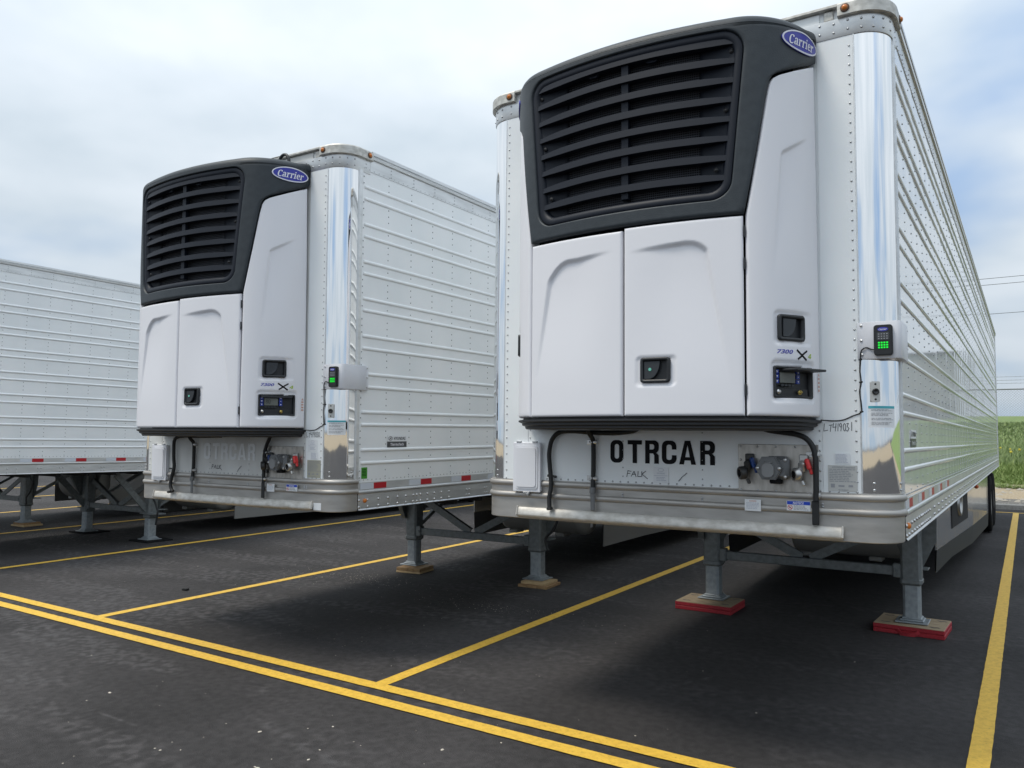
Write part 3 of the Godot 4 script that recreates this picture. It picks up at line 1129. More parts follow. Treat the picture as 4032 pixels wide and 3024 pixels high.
func cowl_loop(n: int) -> PackedVector2Array:
	var out := PackedVector2Array()
	for i in n:
		out.append(Vector2(lerpf(-0.659, 0.659, float(i) / n), 1.713))
	var sd := PackedVector2Array([Vector2(0.659, 1.713), Vector2(0.728, 2.075), Vector2(0.778, 2.345), Vector2(0.794, 2.42), Vector2(0.812, 2.455), Vector2(0.85, 2.482), Vector2(0.95, 2.522), Vector2(1.08, 2.572), Vector2(1.19, 2.618), Vector2(1.195, 2.745)])
	for i in n:
		out.append(at_len(sd, float(i) / n))
	for i in n:
		out.append(Vector2(lerpf(1.195, -1.195, float(i) / n), 2.745))
	for i in n:
		var p := at_len(sd, 1.0 - float(i) / n)
		out.append(Vector2(-p.x, p.y))
	return out

func ring_skin(st: SurfaceTool, loops: Array) -> void:
	# loops: [points, offset]; from outside to inside
	var rows := []
	for l in loops:
		var r := PackedVector3Array()
		var pts: PackedVector2Array = l[0]
		for k in pts.size() + 1:
			var p := pts[k % pts.size()]
			r.append(SP(p.x, p.y, l[1]))
		rows.append(r)
	grid(st, rows)

func cowl() -> SurfaceTool:
	var st := mb()
	var n := 44
	var o := cowl_loop(n)
	var i := opening_loop(0.0, n)
	var loops := [[o, -0.03], [o, 0.002]]
	var c := Vector2(0, 2.26)
	for k in range(1, 16):
		var t := k / 16.0
		var m := PackedVector2Array()
		for q in o.size():
			m.append(o[q].lerp(i[q], pow(t, 0.8)))
		loops.append([m, 0.008 if k > 1 else 0.006])
	loops.append([i, 0.008])
	var i2 := PackedVector2Array()
	for p in i:
		i2.append(p + (c - p).normalized() * 0.006)
	loops.append([i2, 0.004])
	loops.append([i2, -0.04])
	ring_skin(st, loops)
	# roll over the top and back to the wall
	var rows := []
	var cols := 90
	for k in 8:
		var a := PI * 0.5 * k / 7.0
		var r := PackedVector3Array()
		for j in cols + 1:
			var s := lerpf(-1.195, 1.195, float(j) / cols)
			var rr := 0.055 * smoothstep(1.195, 1.05, absf(s)) + 0.02
			r.append(SP(s, 2.745 + 0.057 * sin(a), 0.006 - rr * (1.0 - cos(a))))
		rows.append(r)
	var lastr: PackedVector3Array = rows[-1]
	for t in [0.5, 1.0]:
		var r := PackedVector3Array()
		for p in lastr:
			r.append(Vector3(p.x * 1.0, p.y + 0.012 * t, lerpf(p.z, -0.005, t)))
		rows.append(r)
	grid(st, rows)
	return st

func grille_frame() -> SurfaceTool:
	var st := mb()
	var n := 44
	ring_skin(st, [[opening_loop(0.009, n), -0.045], [opening_loop(0.009, n), -0.006], [opening_loop(0.013, n), -0.002]])
	ring_skin(st, [[opening_loop(0.013, n), -0.002], [opening_loop(0.03, n), -0.003], [opening_loop(0.046, n), -0.005]])
	ring_skin(st, [[opening_loop(0.046, n), -0.005], [opening_loop(0.060, n), -0.030], [opening_loop(0.066, n), -0.075]])
	return st

func louver(i: int) -> SurfaceTool:
	var st := mb()
	var y0 := 2.652 - 0.1052 * i
	var half := lerpf(0.626, 0.568, i / 7.0)
	var n := 40
	# front face leans back towards its top; the blade runs back and a little up
	var prof := [Vector2(-0.060, -0.018), Vector2(-0.008, -0.0215), Vector2(-0.003, -0.020), Vector2(-0.007, 0.0195), Vector2(-0.010, 0.0215), Vector2(-0.060, 0.030), Vector2(-0.060, -0.018)]
	var rows := []
	for k in n + 1:
		var u := lerpf(1, -1, float(k) / n)
		var r := PackedVector3Array()
		for q in prof:
			var e := 1.0 - 0.25 * smoothstep(0.7, 1.0, absf(u))
			r.append(SP(u * half, y0 + 0.012 * (1.0 - u * u) + q.y * e, q.x - 0.003 * smoothstep(0.9, 1.0, absf(u))))
		rows.append(r)
	swept(st, rows, prof)
	return st

func skin_patch(st: SurfaceTool, s0: float, s1: float, y0: float, y1: float, off: float, n := 8) -> void:
	var rows := []
	for y in [y0, y1]:
		var r := PackedVector3Array()
		for k in n + 1:
			r.append(SP(lerpf(s0, s1, float(k) / n), y, off))
		rows.append(r)
	grid(st, rows)

# slab over the unit between two offsets with an outline in (s, y)
func slab(st: SurfaceTool, pts: PackedVector2Array, off0: float, off1: float, bev := 0.0) -> void:
	var c := Vector2.ZERO
	for p in pts:
		c += p / pts.size()
	var top := PackedVector2Array()
	for p in pts:
		top.append(p + (c - p).normalized() * bev)
	poly_on(st, top, unit_at(off1))
	var n := pts.size()
	for k in n:
		var a := pts[k]
		var b := pts[(k + 1) % n]
		var ta := top[k]
		var tb := top[(k + 1) % n]
		var o := SP(c.x, c.y, (off0 + off1) * 0.5)
		oquad(st, SP(a.x, a.y, off0), SP(b.x, b.y, off0), SP(b.x, b.y, off1 - bev), SP(a.x, a.y, off1 - bev), o)
		if bev > 0.0:
			oquad(st, SP(a.x, a.y, off1 - bev), SP(b.x, b.y, off1 - bev), SP(tb.x, tb.y, off1), SP(ta.x, ta.y, off1), o)

func bezel(st: SurfaceTool, cs: float, cy: float, w: float, h: float, r: float, rim: float, off0: float, off1: float) -> void:
	var a := round_rect(cs, cy, w, h, r, 5)
	var b := round_rect(cs, cy, w - rim * 0.5, h - rim * 0.5, r * 0.9, 5)
	var c := round_rect(cs, cy, w - 2 * rim, h - 2 * rim, r * 0.5, 5)
	ring_skin(st, [[a, off0], [a, off1 - 0.004], [b, off1], [c, off1], [c, off1 - 0.028]])
	poly_on(st, c, unit_at(off1 - 0.028))

func latch(unit: Node, cs: float, cy: float, dot: bool) -> void:
	var st := mb()
	bezel(st, cs, cy, 0.166 if cs < 0.5 else 0.185, 0.138, 0.018, 0.017, -0.03, 0.008)
	var bz := obj("latch_bezel", st, M["latch black"], unit)
	var pd := mb()
	var w := 0.125
	var h := 0.098
	var pts := PackedVector2Array([Vector2(cs - w * 0.5, cy + h * 0.5), Vector2(cs - w * 0.5, cy - h * 0.5), Vector2(cs - w * 0.28, cy - h * 0.5)])
	for k in 9:
		var t := k / 8.0
		pts.append(Vector2(cs - w * 0.28 + w * 0.5 * sin(t * PI * 0.5), cy - h * 0.5 + h * (1.0 - cos(t * PI * 0.5))))
	slab(pd, pts, -0.02, 0.001, 0.003)
	obj("latch_paddle", pd, M["latch paddle black"], unit)
	if dot:
		var d := mb()
		var c := PackedVector2Array()
		for k in 14:
			c.append(Vector2(cs - 0.028 + 0.0085 * cos(TAU * k / 14), cy + 0.004 + 0.0085 * sin(TAU * k / 14)))
		slab(d, c, 0.0, 0.003)
		obj("indicator_dot", d, M["teal dot"], unit)

func refrigeration_unit(root: Node3D, o: Dictionary) -> void:
	var core := keep("unit_filler", func():
		var st := mb()
		var rows := []
		for y in [0.60, 2.70]:
			var r := PackedVector3Array()
			for k in 61:
				r.append(SP(lerpf(-1.195, 1.195, k / 60.0), y, -0.125))
			rows.append(r)
		grid(st, rows)
		for k in 60:
			for y in [0.60, 2.70]:
				var a := SP(lerpf(-1.195, 1.195, k / 60.0), y, -0.125)
				var b := SP(lerpf(-1.195, 1.195, (k + 1) / 60.0), y, -0.125)
				oquad(st, a, b, Vector3(b.x, y, -0.004), Vector3(a.x, y, -0.004), Vector3(0, 1.6, 0.1))
		return st)
	var u := obj("refrigeration_unit", core, M["core black"], root)  # its own mesh is a dark filler added behind the panels to block light
	obj("cowl", keep("cowl", cowl), M["cowl plastic"], u)
	obj("grille_frame", keep("grille_frame", grille_frame), M["grille plastic"], u)
	for i in 8:
		obj("louver", keep("louver%d" % i, louver.bind(i)), M["grille plastic"], u)
	obj("grille_bar", keep("grille_bar", func():
		var st := mb()
		slab(st, PackedVector2Array([Vector2(-0.021, 1.87), Vector2(0.021, 1.87), Vector2(0.021, 2.70), Vector2(-0.021, 2.70)]), -0.06, -0.022, 0.003)
		return st), M["grille plastic"], u)
	for s in [-1.0, 1.0]:
		obj("grille_plate", keep("grille_plate%s" % s, func():
			var st := mb()
			var rows := []
			for t in [0.0, 0.25, 0.5, 0.75, 1.0]:
				var yy := lerpf(1.84, 2.68, t)
				var far := lerpf(0.600, 0.662, t)
				var r := PackedVector3Array()
				for k in 9:
					var c := k / 8.0
					r.append(SP(lerpf(0.425, far, c) * s, yy, lerpf(-0.066, -0.010, pow(c, 1.3))))
				r.insert(0, SP(0.425 * s, yy, -0.11))
				rows.append(r)
			grid(st, rows, s < 0.0, true)
			return st), M["grille plastic"], u)
		for q in [Vector2(0.60, 2.607), Vector2(0.568, 2.286), Vector2(0.515, 1.966)]:
			obj("screw", keep("screw%s%s" % [s, q.y], func():
				var st := mb()
				lathe(st, [Vector2(0.0001, 0.0), Vector2(0.0045, 0.0), Vector2(0.005, -0.002), Vector2(0.012, -0.002), Vector2(0.013, -0.008)], SP(q.x * s, q.y, -0.018), SP(q.x * s, q.y, 0.0) - SP(q.x * s, q.y, -0.018), 12)
				return st), M["screw dark"], u)
	obj("top_tab", keep("top_tab", func():
		var st := mb()
		for s in [-0.21, 0.16]:
			slab(st, PackedVector2Array([Vector2(s - 0.06, 2.665), Vector2(s + 0.06, 2.665), Vector2(s + 0.035, 2.64), Vector2(s + 0.02, 2.628), Vector2(s - 0.02, 2.628), Vector2(s - 0.035, 2.64)]), -0.05, -0.03)
		slab(st, PackedVector2Array([Vector2(-0.55, 2.70), Vector2(-0.5, 2.672), Vector2(0.5, 2.672), Vector2(0.55, 2.70)]), -0.06, -0.034)
		return st), M["grille plastic"], u)
	var wires := keep("core_mesh", func():
		var st := mb()
		for r in 66:
			var y := 1.85 + r * 0.0125
			skin_patch(st, -0.44, 0.44, y, y + 0.004, -0.078, 10)
		for c in 70:
			var s := -0.44 + c * 0.0127
			skin_patch(st, s, s + 0.003, 1.85, 2.68, -0.0795, 1)
		return st)
	obj("condenser_mesh", wires, M["mesh wire"], u).set_meta("kind", "stuff")
	obj("door_panel", keep("door_left", func(): return door_panel(-0.656, -0.008, 1.696, 1.690, left_relief)), M["unit white paint"], u)
	obj("door_panel", keep("door_center", func(): return door_panel(0.004, 0.654, 1.702, 1.704, center_relief)), M["unit white paint"], u)
	for s in [1.0, -1.0]:
		obj("side_panel", keep("unit_side%s" % s, side_panel.bind(s)), M["unit white paint"], u)
	obj("base_trim", keep("base_trim", func():
		var st := mb()
		var path := []
		for k in 61:
			var s := lerpf(1.2, -1.2, k / 60.0)
			var p := SP(s, 0, 0)
			var q := SP(s, 0, 1)
			path.append([Vector2(p.x, p.z), Vector2(q.x - p.x, q.z - p.z)])
		sweep(st, path, [Vector2(-0.30, 0.580), Vector2(-0.05, 0.585), Vector2(-0.042, 0.592), Vector2(-0.042, 0.602), Vector2(-0.03, 0.606), Vector2(-0.022, 0.610), Vector2(-0.022, 0.622), Vector2(-0.008, 0.626), Vector2(0.0, 0.631), Vector2(0.0, 0.640), Vector2(-0.03, 0.645), Vector2(-0.03, 0.652)])
		return st), M["trim black"], u)
	latch(u, 0.185, 0.903, true)
	latch(u, 0.925, 1.118, false)
	latch(u, -0.985, 1.118, false)
	obj("hinge_pin", keep("hinge_pin", func():
		var st := mb()
		for y in [0.79, 1.45, 1.62]:
			tube(st, PackedVector3Array([SP(0.659, y - 0.03, -0.004), SP(0.659, y + 0.03, -0.004)]), 0.005, 8)
		return st), M["latch black"], u)
	# control panel
	var cb := mb()
	bezel(cb, 0.953, 0.834, 0.292, 0.166, 0.008, 0.012, -0.03, 0.0)
	var ctl := obj("control_bezel", cb, M["latch black"], u)
	var scr := mb()
	slab(scr, PackedVector2Array([Vector2(0.855, 0.831), Vector2(0.962, 0.831), Vector2(0.962, 0.886), Vector2(0.855, 0.886)]), -0.03, -0.020)
	obj("screen", scr, M["screen grey"], u)
	if o.closed:
		var dg := mb()
		text_on(dg, "80", 0.884, 0.862, 0.038, 0.034, unit_at(-0.019), false)
		obj("screen_digits", dg, M["digit dark"], u)
	for k in 6:
		var bs: float = 0.834 if k < 3 else 0.984
		var by: float = 0.888 - 0.025 * (k % 3)
		var b := mb()
		slab(b, round_rect(bs, by, 0.026, 0.021, 0.003, 2), -0.03, -0.018)
		obj("button", b, M["button blue"], u)
		var g := mb()
		if k == 3:
			poly_on(g, PackedVector2Array([Vector2(bs - 0.006, by - 0.004), Vector2(bs + 0.006, by - 0.004), Vector2(bs, by + 0.005)]), unit_at(-0.017))
		elif k == 5:
			poly_on(g, PackedVector2Array([Vector2(bs - 0.006, by + 0.004), Vector2(bs + 0.006, by + 0.004), Vector2(bs, by - 0.005)]), unit_at(-0.017))
		elif k == 4:
			flat_rect(g, bs - 0.004, by - 0.002, bs + 0.004, by + 0.002, unit_at(-0.017))
		else:
			flat_rect(g, bs - 0.006, by + 0.002, bs + 0.006, by + 0.005, unit_at(-0.017))
			flat_rect(g, bs - 0.001, by - 0.005, bs + 0.003, by + 0.002, unit_at(-0.017))
		obj("button_symbol", g, M["badge white"], u)
	for k in 4:
		var b := mb()
		slab(b, round_rect(0.868 + 0.024 * k, 0.818, 0.019, 0.010, 0.003, 2), -0.03, -0.016)
		obj("soft_key", b, M["latch paddle black"], u)
	var lowp := mb()
	slab(lowp, PackedVector2Array([Vector2(0.82, 0.762), Vector2(1.06, 0.762), Vector2(1.06, 0.800), Vector2(0.82, 0.800)]), -0.03, -0.012, 0.003)
	obj("switch_plate", lowp, M["latch black"], u)
	for k in 2:
		var kn := mb()
		var ks: float = [0.838, 0.985][k]
		lathe(kn, [Vector2(0.0001, 0.018), Vector2(0.004, 0.018), Vector2(0.004, 0.008), Vector2(0.012, 0.008), Vector2(0.013, 0.0)], SP(ks, 0.783, -0.012), SP(ks, 0.783, 1.0) - SP(ks, 0.783, 0.0), 12)
		obj("toggle_switch", kn, M[["bolt metal", "brass"][k]], u)
	var flap := mb()
	if o.closed:
		slab(flap, PackedVector2Array([Vector2(0.83, 0.892), Vector2(1.07, 0.892), Vector2(1.07, 0.907), Vector2(0.83, 0.907)]), -0.02, 0.012, 0.004)
	else:
		var a := SP(0.86, 0.902, -0.01)
		var b := SP(1.09, 0.902, -0.01)
		var nrm := (SP(0.98, 0, 1) - SP(0.98, 0, 0)) * 0.10
		var dn := Vector3(0, -0.012, 0)
		for q in [[a, b, b + nrm + dn, a + nrm + dn]]:
			box(flap, (a + b + nrm) * 0.5 + dn * 0.5, Vector3(a.distance_to(b), 0.012, 0.10), Basis((b - a).normalized(), Vector3.UP, (b - a).normalized().cross(Vector3.UP)).orthonormalized(), 0.003)
	obj("display_flap", flap, M["trim black"], u)
	# badge
	for sgn in [1.0, -1.0]:
		var cs: float = 1.018 * sgn
		var ell := func(a: float, b: float) -> PackedVector2Array:
			var p := PackedVector2Array()
			for k in 40:
				p.append(Vector2(cs + a * cos(TAU * k / 40), 2.675 + b * sin(TAU * k / 40) + 0.0))
			return p
		var big: PackedVector2Array = ell.call(0.148, 0.058)
		var mid: PackedVector2Array = ell.call(0.143, 0.0535)
		var small: PackedVector2Array = ell.call(0.1385, 0.0495)
		var st := mb()
		var hub := Vector2(cs, 2.675)
		for k in 40:
			var a := big[k]
			var b := big[(k + 1) % 40]
			for q in 4:
				var a0 := hub.lerp(a, q / 4.0)
				var b0 := hub.lerp(b, q / 4.0)
				var a1 := hub.lerp(a, (q + 1) / 4.0)
				var b1 := hub.lerp(b, (q + 1) / 4.0)
				if q == 0:
					tri(st, SP(hub.x, hub.y, 0.016), SP(a1.x, a1.y, 0.016), SP(b1.x, b1.y, 0.016))
				else:
					quad(st, SP(a0.x, a0.y, 0.016), SP(a1.x, a1.y, 0.016), SP(b1.x, b1.y, 0.016), SP(b0.x, b0.y, 0.016))
			oquad(st, SP(a.x, a.y, 0.0), SP(b.x, b.y, 0.0), SP(b.x, b.y, 0.016), SP(a.x, a.y, 0.016), SP(cs, 2.675, 0.008))
		var bd := obj("badge", st, M["badge blue"], u)
		var rim := mb()
		ring_strip(rim, mid, small, unit_at(0.0175))
		ring_strip(rim, big, mid, unit_at(0.0168))
		obj("badge_rim", rim, M["badge white"], u)
		var tx := mb()
		text_on(tx, "Carrier", cs, 2.674, 0.205, 0.056, unit_at(0.0185), true, true, 0.22)
		obj("badge_lettering", tx, M["badge white"], u)
	var l1 := mb()
	text_on(l1, "7300", 0.874, 0.992, 0.100, 0.021, unit_at(0.0018), true, false, 0.45)
	obj("model_number", l1, M["letter blue"], u)
	var lx := mb()
	ribbon(lx, [Vector2(0.956, 1.003), Vector2(1.03, 0.955)], 0.012, unit_at(0.0018))
	ribbon(lx, [Vector2(0.962, 0.957), Vector2(0.99, 0.974)], 0.010, unit_at(0.0024))
	ribbon(lx, [Vector2(0.995, 0.980), Vector2(1.035, 1.003)], 0.010, unit_at(0.0024))
	obj("model_letter", lx, M["letter black"], u)
	var l4 := mb()
	text_on(l4, "4", 1.063, 0.977, 0.032, 0.026, unit_at(0.0018), true, false, 0.3)
	obj("model_digit", l4, M["letter green"], u)
	var wn := mb()
	flat_rect(wn, 1.148, 0.787, 1.172, 0.897, unit_at(0.0016), 2)
	var ws := obj("warning_sticker", wn, M["sticker white"], u)
	var wt := mb()
	poly_on(wt, PackedVector2Array([Vector2(1.150, 0.876), Vector2(1.170, 0.876), Vector2(1.160, 0.894)]), unit_at(0.003))
	for k in 4:
		flat_rect(wt, 1.150, 0.793 + k * 0.021, 1.170, 0.805 + k * 0.021, unit_at(0.003))
	obj("warning_print", wt, M["warning faded"], u)
	if o.eye:
		var ey := mb()
		var c := Vector3(0.72, 2.82, 0.10)
		var p := []
		for k in 9:
			var a := PI * (k / 8.0)
			p.append(c + Vector3(0.06 * cos(a), 0.075 * sin(a), 0))
		tube(ey, curve(p, 2), 0.013, 8)
		obj("lifting_eye", ey, M["latch black"], u)

# ---------------------------------------------------------------- front furniture of a trailer
func placard(root: Node3D, called: String, x0: float, y0: float, x1: float, y1: float, z: float, m: Material) -> MeshInstance3D:
	var st := mb()
	box(st, Vector3((x0 + x1) * 0.5, (y0 + y1) * 0.5, z + 0.001), Vector3(x1 - x0, y1 - y0, 0.002))
	return obj(called, st, m, root)

func clamp_on(st: SurfaceTool, at: Vector3, left: bool) -> void:
	var d := -1.0 if left else 1.0
	box(st, at + Vector3(0, 0, 0.018), Vector3(0.046, 0.034, 0.046), Basis.IDENTITY, 0.012)
	box(st, at + Vector3(0.036 * d, 0, 0.004), Vector3(0.04, 0.030, 0.006), Basis.IDENTITY, 0.002)
	lathe(st, [Vector2(0.0001, 0.008), Vector2(0.007, 0.008), Vector2(0.008, 0.0)], at + Vector3(0.040 * d, 0, 0.006), Vector3(0, 0, 1), 6, false)

func gladhand(root: Node3D, x: float, y: float, turned: bool, tone: Material, tag_mat: Material) -> void:
	var st := mb()
	var z := 0.012
	box(st, Vector3(x + 0.012, y + 0.045, z + 0.008), Vector3(0.048, 0.06, 0.018), Basis.IDENTITY, 0.004)
	box(st, Vector3(x + 0.008, y + 0.01, z + 0.03), Vector3(0.034, 0.06, 0.05), Basis(Vector3.RIGHT, 0.3), 0.008)
	var ax := Vector3(-0.75, -0.1, 0.62) if not turned else Vector3(-0.3, -0.1, 0.95)
	lathe(st, [Vector2(0.0001, 0.0), Vector2(0.034, 0.0), Vector2(0.037, 0.006), Vector2(0.037, 0.03), Vector2(0.033, 0.036), Vector2(0.021, 0.036), Vector2(0.019, 0.02), Vector2(0.0001, 0.02)], Vector3(x - 0.004, y - 0.03, z + 0.04), ax, 18)
	box(st, Vector3(x + 0.014, y - 0.078, z + 0.04), Vector3(0.014, 0.03, 0.03), Basis(Vector3(0, 0, 1), 0.4), 0.004)
	var g := obj("air_coupling", st, tone, root)
	var t := mb()
	box(t, Vector3(x + 0.040, y + 0.024, z + 0.034), Vector3(0.022, 0.062, 0.045), Basis(Vector3(0, 0, 1), 0.3), 0.007)
	box(t, Vector3(x + 0.052, y - 0.012, z + 0.030), Vector3(0.016, 0.04, 0.022), Basis(Vector3(0, 0, 1), 0.25), 0.005)
	obj("coupling_tag", t, tag_mat, g)
	var s := mb()
	lathe(s, [Vector2(0.008, 0.037), Vector2(0.021, 0.037), Vector2(0.021, 0.03)], Vector3(x - 0.004, y - 0.03, z + 0.04), ax, 14)
	obj("coupling_seal", s, M["rubber"], g)

func socket_box(root: Node3D, cx: float, cy: float) -> void:
	var st := mb()
	var hexp := func(r: float, sx: float) -> PackedVector2Array:
		var p := PackedVector2Array()
		for k in 6:
			p.append(Vector2(cx - 0.025 + cos(TAU * k / 6) * r * sx, cy + sin(TAU * k / 6) * r))
		return p
	# rear housing and hexagonal cover
	box(st, Vector3(cx + 0.012, cy + 0.002, 0.034), Vector3(0.128, 0.128, 0.06), Basis.IDENTITY, 0.02)
	prism(st, hexp.call(0.072, 1.02), 0.035, Transform3D(Basis.IDENTITY, Vector3(0, 0, 0.05)))
	prism(st, hexp.call(0.065, 1.02), 0.008, Transform3D(Basis.IDENTITY, Vector3(0, 0, 0.085)))
	var s := obj("electrical_socket", st, M["socket grey"], root)
	var lid := mb()
	prism(lid, round_rect(cx - 0.024, cy - 0.010, 0.064, 0.076, 0.026, 6), 0.016, Transform3D(Basis.IDENTITY, Vector3(0, 0, 0.093)))
	box(lid, Vector3(cx - 0.024, cy + 0.032, 0.099), Vector3(0.042, 0.011, 0.012), Basis.IDENTITY, 0.004)
	obj("socket_lid", lid, M["socket lid grey"], s)
	var bt := mb()
	for p in [Vector3(cx - 0.082, cy, 0.091), Vector3(cx + 0.034, cy, 0.091), Vector3(cx + 0.058, cy + 0.046, 0.062), Vector3(cx + 0.058, cy - 0.046, 0.062)]:
		lathe(bt, [Vector2(0.0001, 0.008), Vector2(0.008, 0.008), Vector2(0.010, 0.004), Vector2(0.010, 0.0)], p, Vector3(0, 0, 1), 10)
	obj("socket_bolts", bt, M["bolt metal"], s).set_meta("kind", "stuff")
	var pl := mb()
	box(pl, Vector3(cx + 0.004, cy - 0.072, 0.04), Vector3(0.062, 0.026, 0.05), Basis.IDENTITY, 0.006)
	obj("socket_gland", pl, M["rubber"], s)

func hoses(root: Node3D, moved: bool) -> void:
	var a := mb()
	tube(a, curve([Vector3(-0.05, 0.585, 0.045), Vector3(-0.3, 0.581, 0.035), Vector3(-0.56, 0.581, 0.03), Vector3(-0.665, 0.572, 0.03), Vector3(-0.712, 0.535, 0.03), Vector3(-0.716, 0.47, 0.03), Vector3(-0.712, 0.38, 0.03), Vector3(-0.704, 0.30, 0.03), Vector3(-0.726, 0.22, 0.034), Vector3(-0.736, 0.15, 0.04), Vector3(-0.715, 0.105, 0.044), Vector3(-0.685, 0.085, 0.046)] if moved else [Vector3(-0.11, 0.600, 0.06), Vector3(-0.17, 0.578, 0.035), Vector3(-0.30, 0.566, 0.028), Vector3(-0.45, 0.568, 0.028), Vector3(-0.58, 0.577, 0.028), Vector3(-0.68, 0.568, 0.028), Vector3(-0.735, 0.52, 0.028), Vector3(-0.755, 0.44, 0.028), Vector3(-0.752, 0.36, 0.028), Vector3(-0.742, 0.28, 0.03), Vector3(-0.738, 0.21, 0.034), Vector3(-0.746, 0.15, 0.04), Vector3(-0.742, 0.085, 0.044)], 7), 0.0150, 10)
	var h := obj("drain_hose", a, M["hose black"], root)
	var tie := mb()
	tube(tie, PackedVector3Array([Vector3(-0.765, 0.288, 0.03), Vector3(-0.70, 0.282, 0.03)]), 0.008, 8)
	tube(tie, PackedVector3Array([Vector3(-0.742, 0.084, 0.044), Vector3(-0.738, 0.072, 0.046)]), 0.021, 10)
	obj("cable_tie", tie, M["hose black"], h)
	var b := mb()
	tube(b, curve([Vector3(-0.455, 0.600, 0.075), Vector3(-0.447, 0.56, 0.058), Vector3(-0.437, 0.52, 0.03), Vector3(-0.435, 0.44, 0.026), Vector3(-0.436, 0.30, 0.026), Vector3(-0.435, 0.22, 0.036)], 6), 0.0150, 10)
	var hb := obj("drain_hose", b, M["hose black"], root)
	var tip := mb()
	box(tip, Vector3(-0.435, 0.15, 0.038), Vector3(0.03, 0.14, 0.012), Basis(Vector3(0, 0, 1), 0.03), 0.005)
	tube(tip, PackedVector3Array([Vector3(-0.435, 0.225, 0.036), Vector3(-0.435, 0.19, 0.038)]), 0.020, 10)
	obj("hose_nozzle", tip, M["socket grey"], hb)
	var c := mb()
	var hx := 0.487 if moved else 0.903
	tube(c, curve([Vector3(0.59, 0.60, 0.06), Vector3(0.555, 0.565, 0.045), Vector3(0.515, 0.515, 0.036), Vector3(0.492, 0.455, 0.034), Vector3(0.485, 0.36, 0.034), Vector3(0.487, 0.21, 0.034)] if moved else [Vector3(0.61, 0.602, 0.06), Vector3(0.66, 0.586, 0.05), Vector3(0.73, 0.575, 0.042), Vector3(0.80, 0.565, 0.038), Vector3(0.85, 0.545, 0.036), Vector3(0.885, 0.505, 0.038), Vector3(0.902, 0.445, 0.04), Vector3(0.904, 0.34, 0.04), Vector3(0.902, 0.21, 0.04)], 7), 0.0150, 10)
	var hc := obj("drain_hose", c, M["hose black"], root)
	var tc := mb()
	box(tc, Vector3(hx - 0.005, 0.145, 0.036), Vector3(0.036, 0.13, 0.012), Basis.IDENTITY, 0.004)
	obj("hose_nozzle", tc, M["hose black"], hc)
	for q in [[hb, Vector3(-0.436, 0.508, 0.0), true], [hb, Vector3(-0.436, 0.282, 0.0), true], [hc, Vector3(hx, 0.455, 0.006), not moved], [hc, Vector3(hx, 0.238, 0.006), not moved]]:
		var k := mb()
		clamp_on(k, q[1], q[2])
		obj("hose_clamp", k, M["bolt metal"], q[0])

func strokes(root: Node3D, called: String, lines: Array, x0: float, y0: float, w: float, h: float, z: float, m: Material, wd := 0.0035) -> void:
	var st := mb()
	for l in lines:
		var pts := []
		for p in l:
			pts.append(Vector2(x0 + p[0] * w, y0 + p[1] * h))
		ribbon(st, pts, wd, front_at(z))
	obj(called, st, m, root)

func loopn(cx: float, cy: float, rx: float, ry: float, n := 10) -> Array:
	var out := []
	for k in n + 1:
		out.append([cx + rx * cos(TAU * k / n + 1.6), cy + ry * sin(TAU * k / n + 1.6)])
	return out

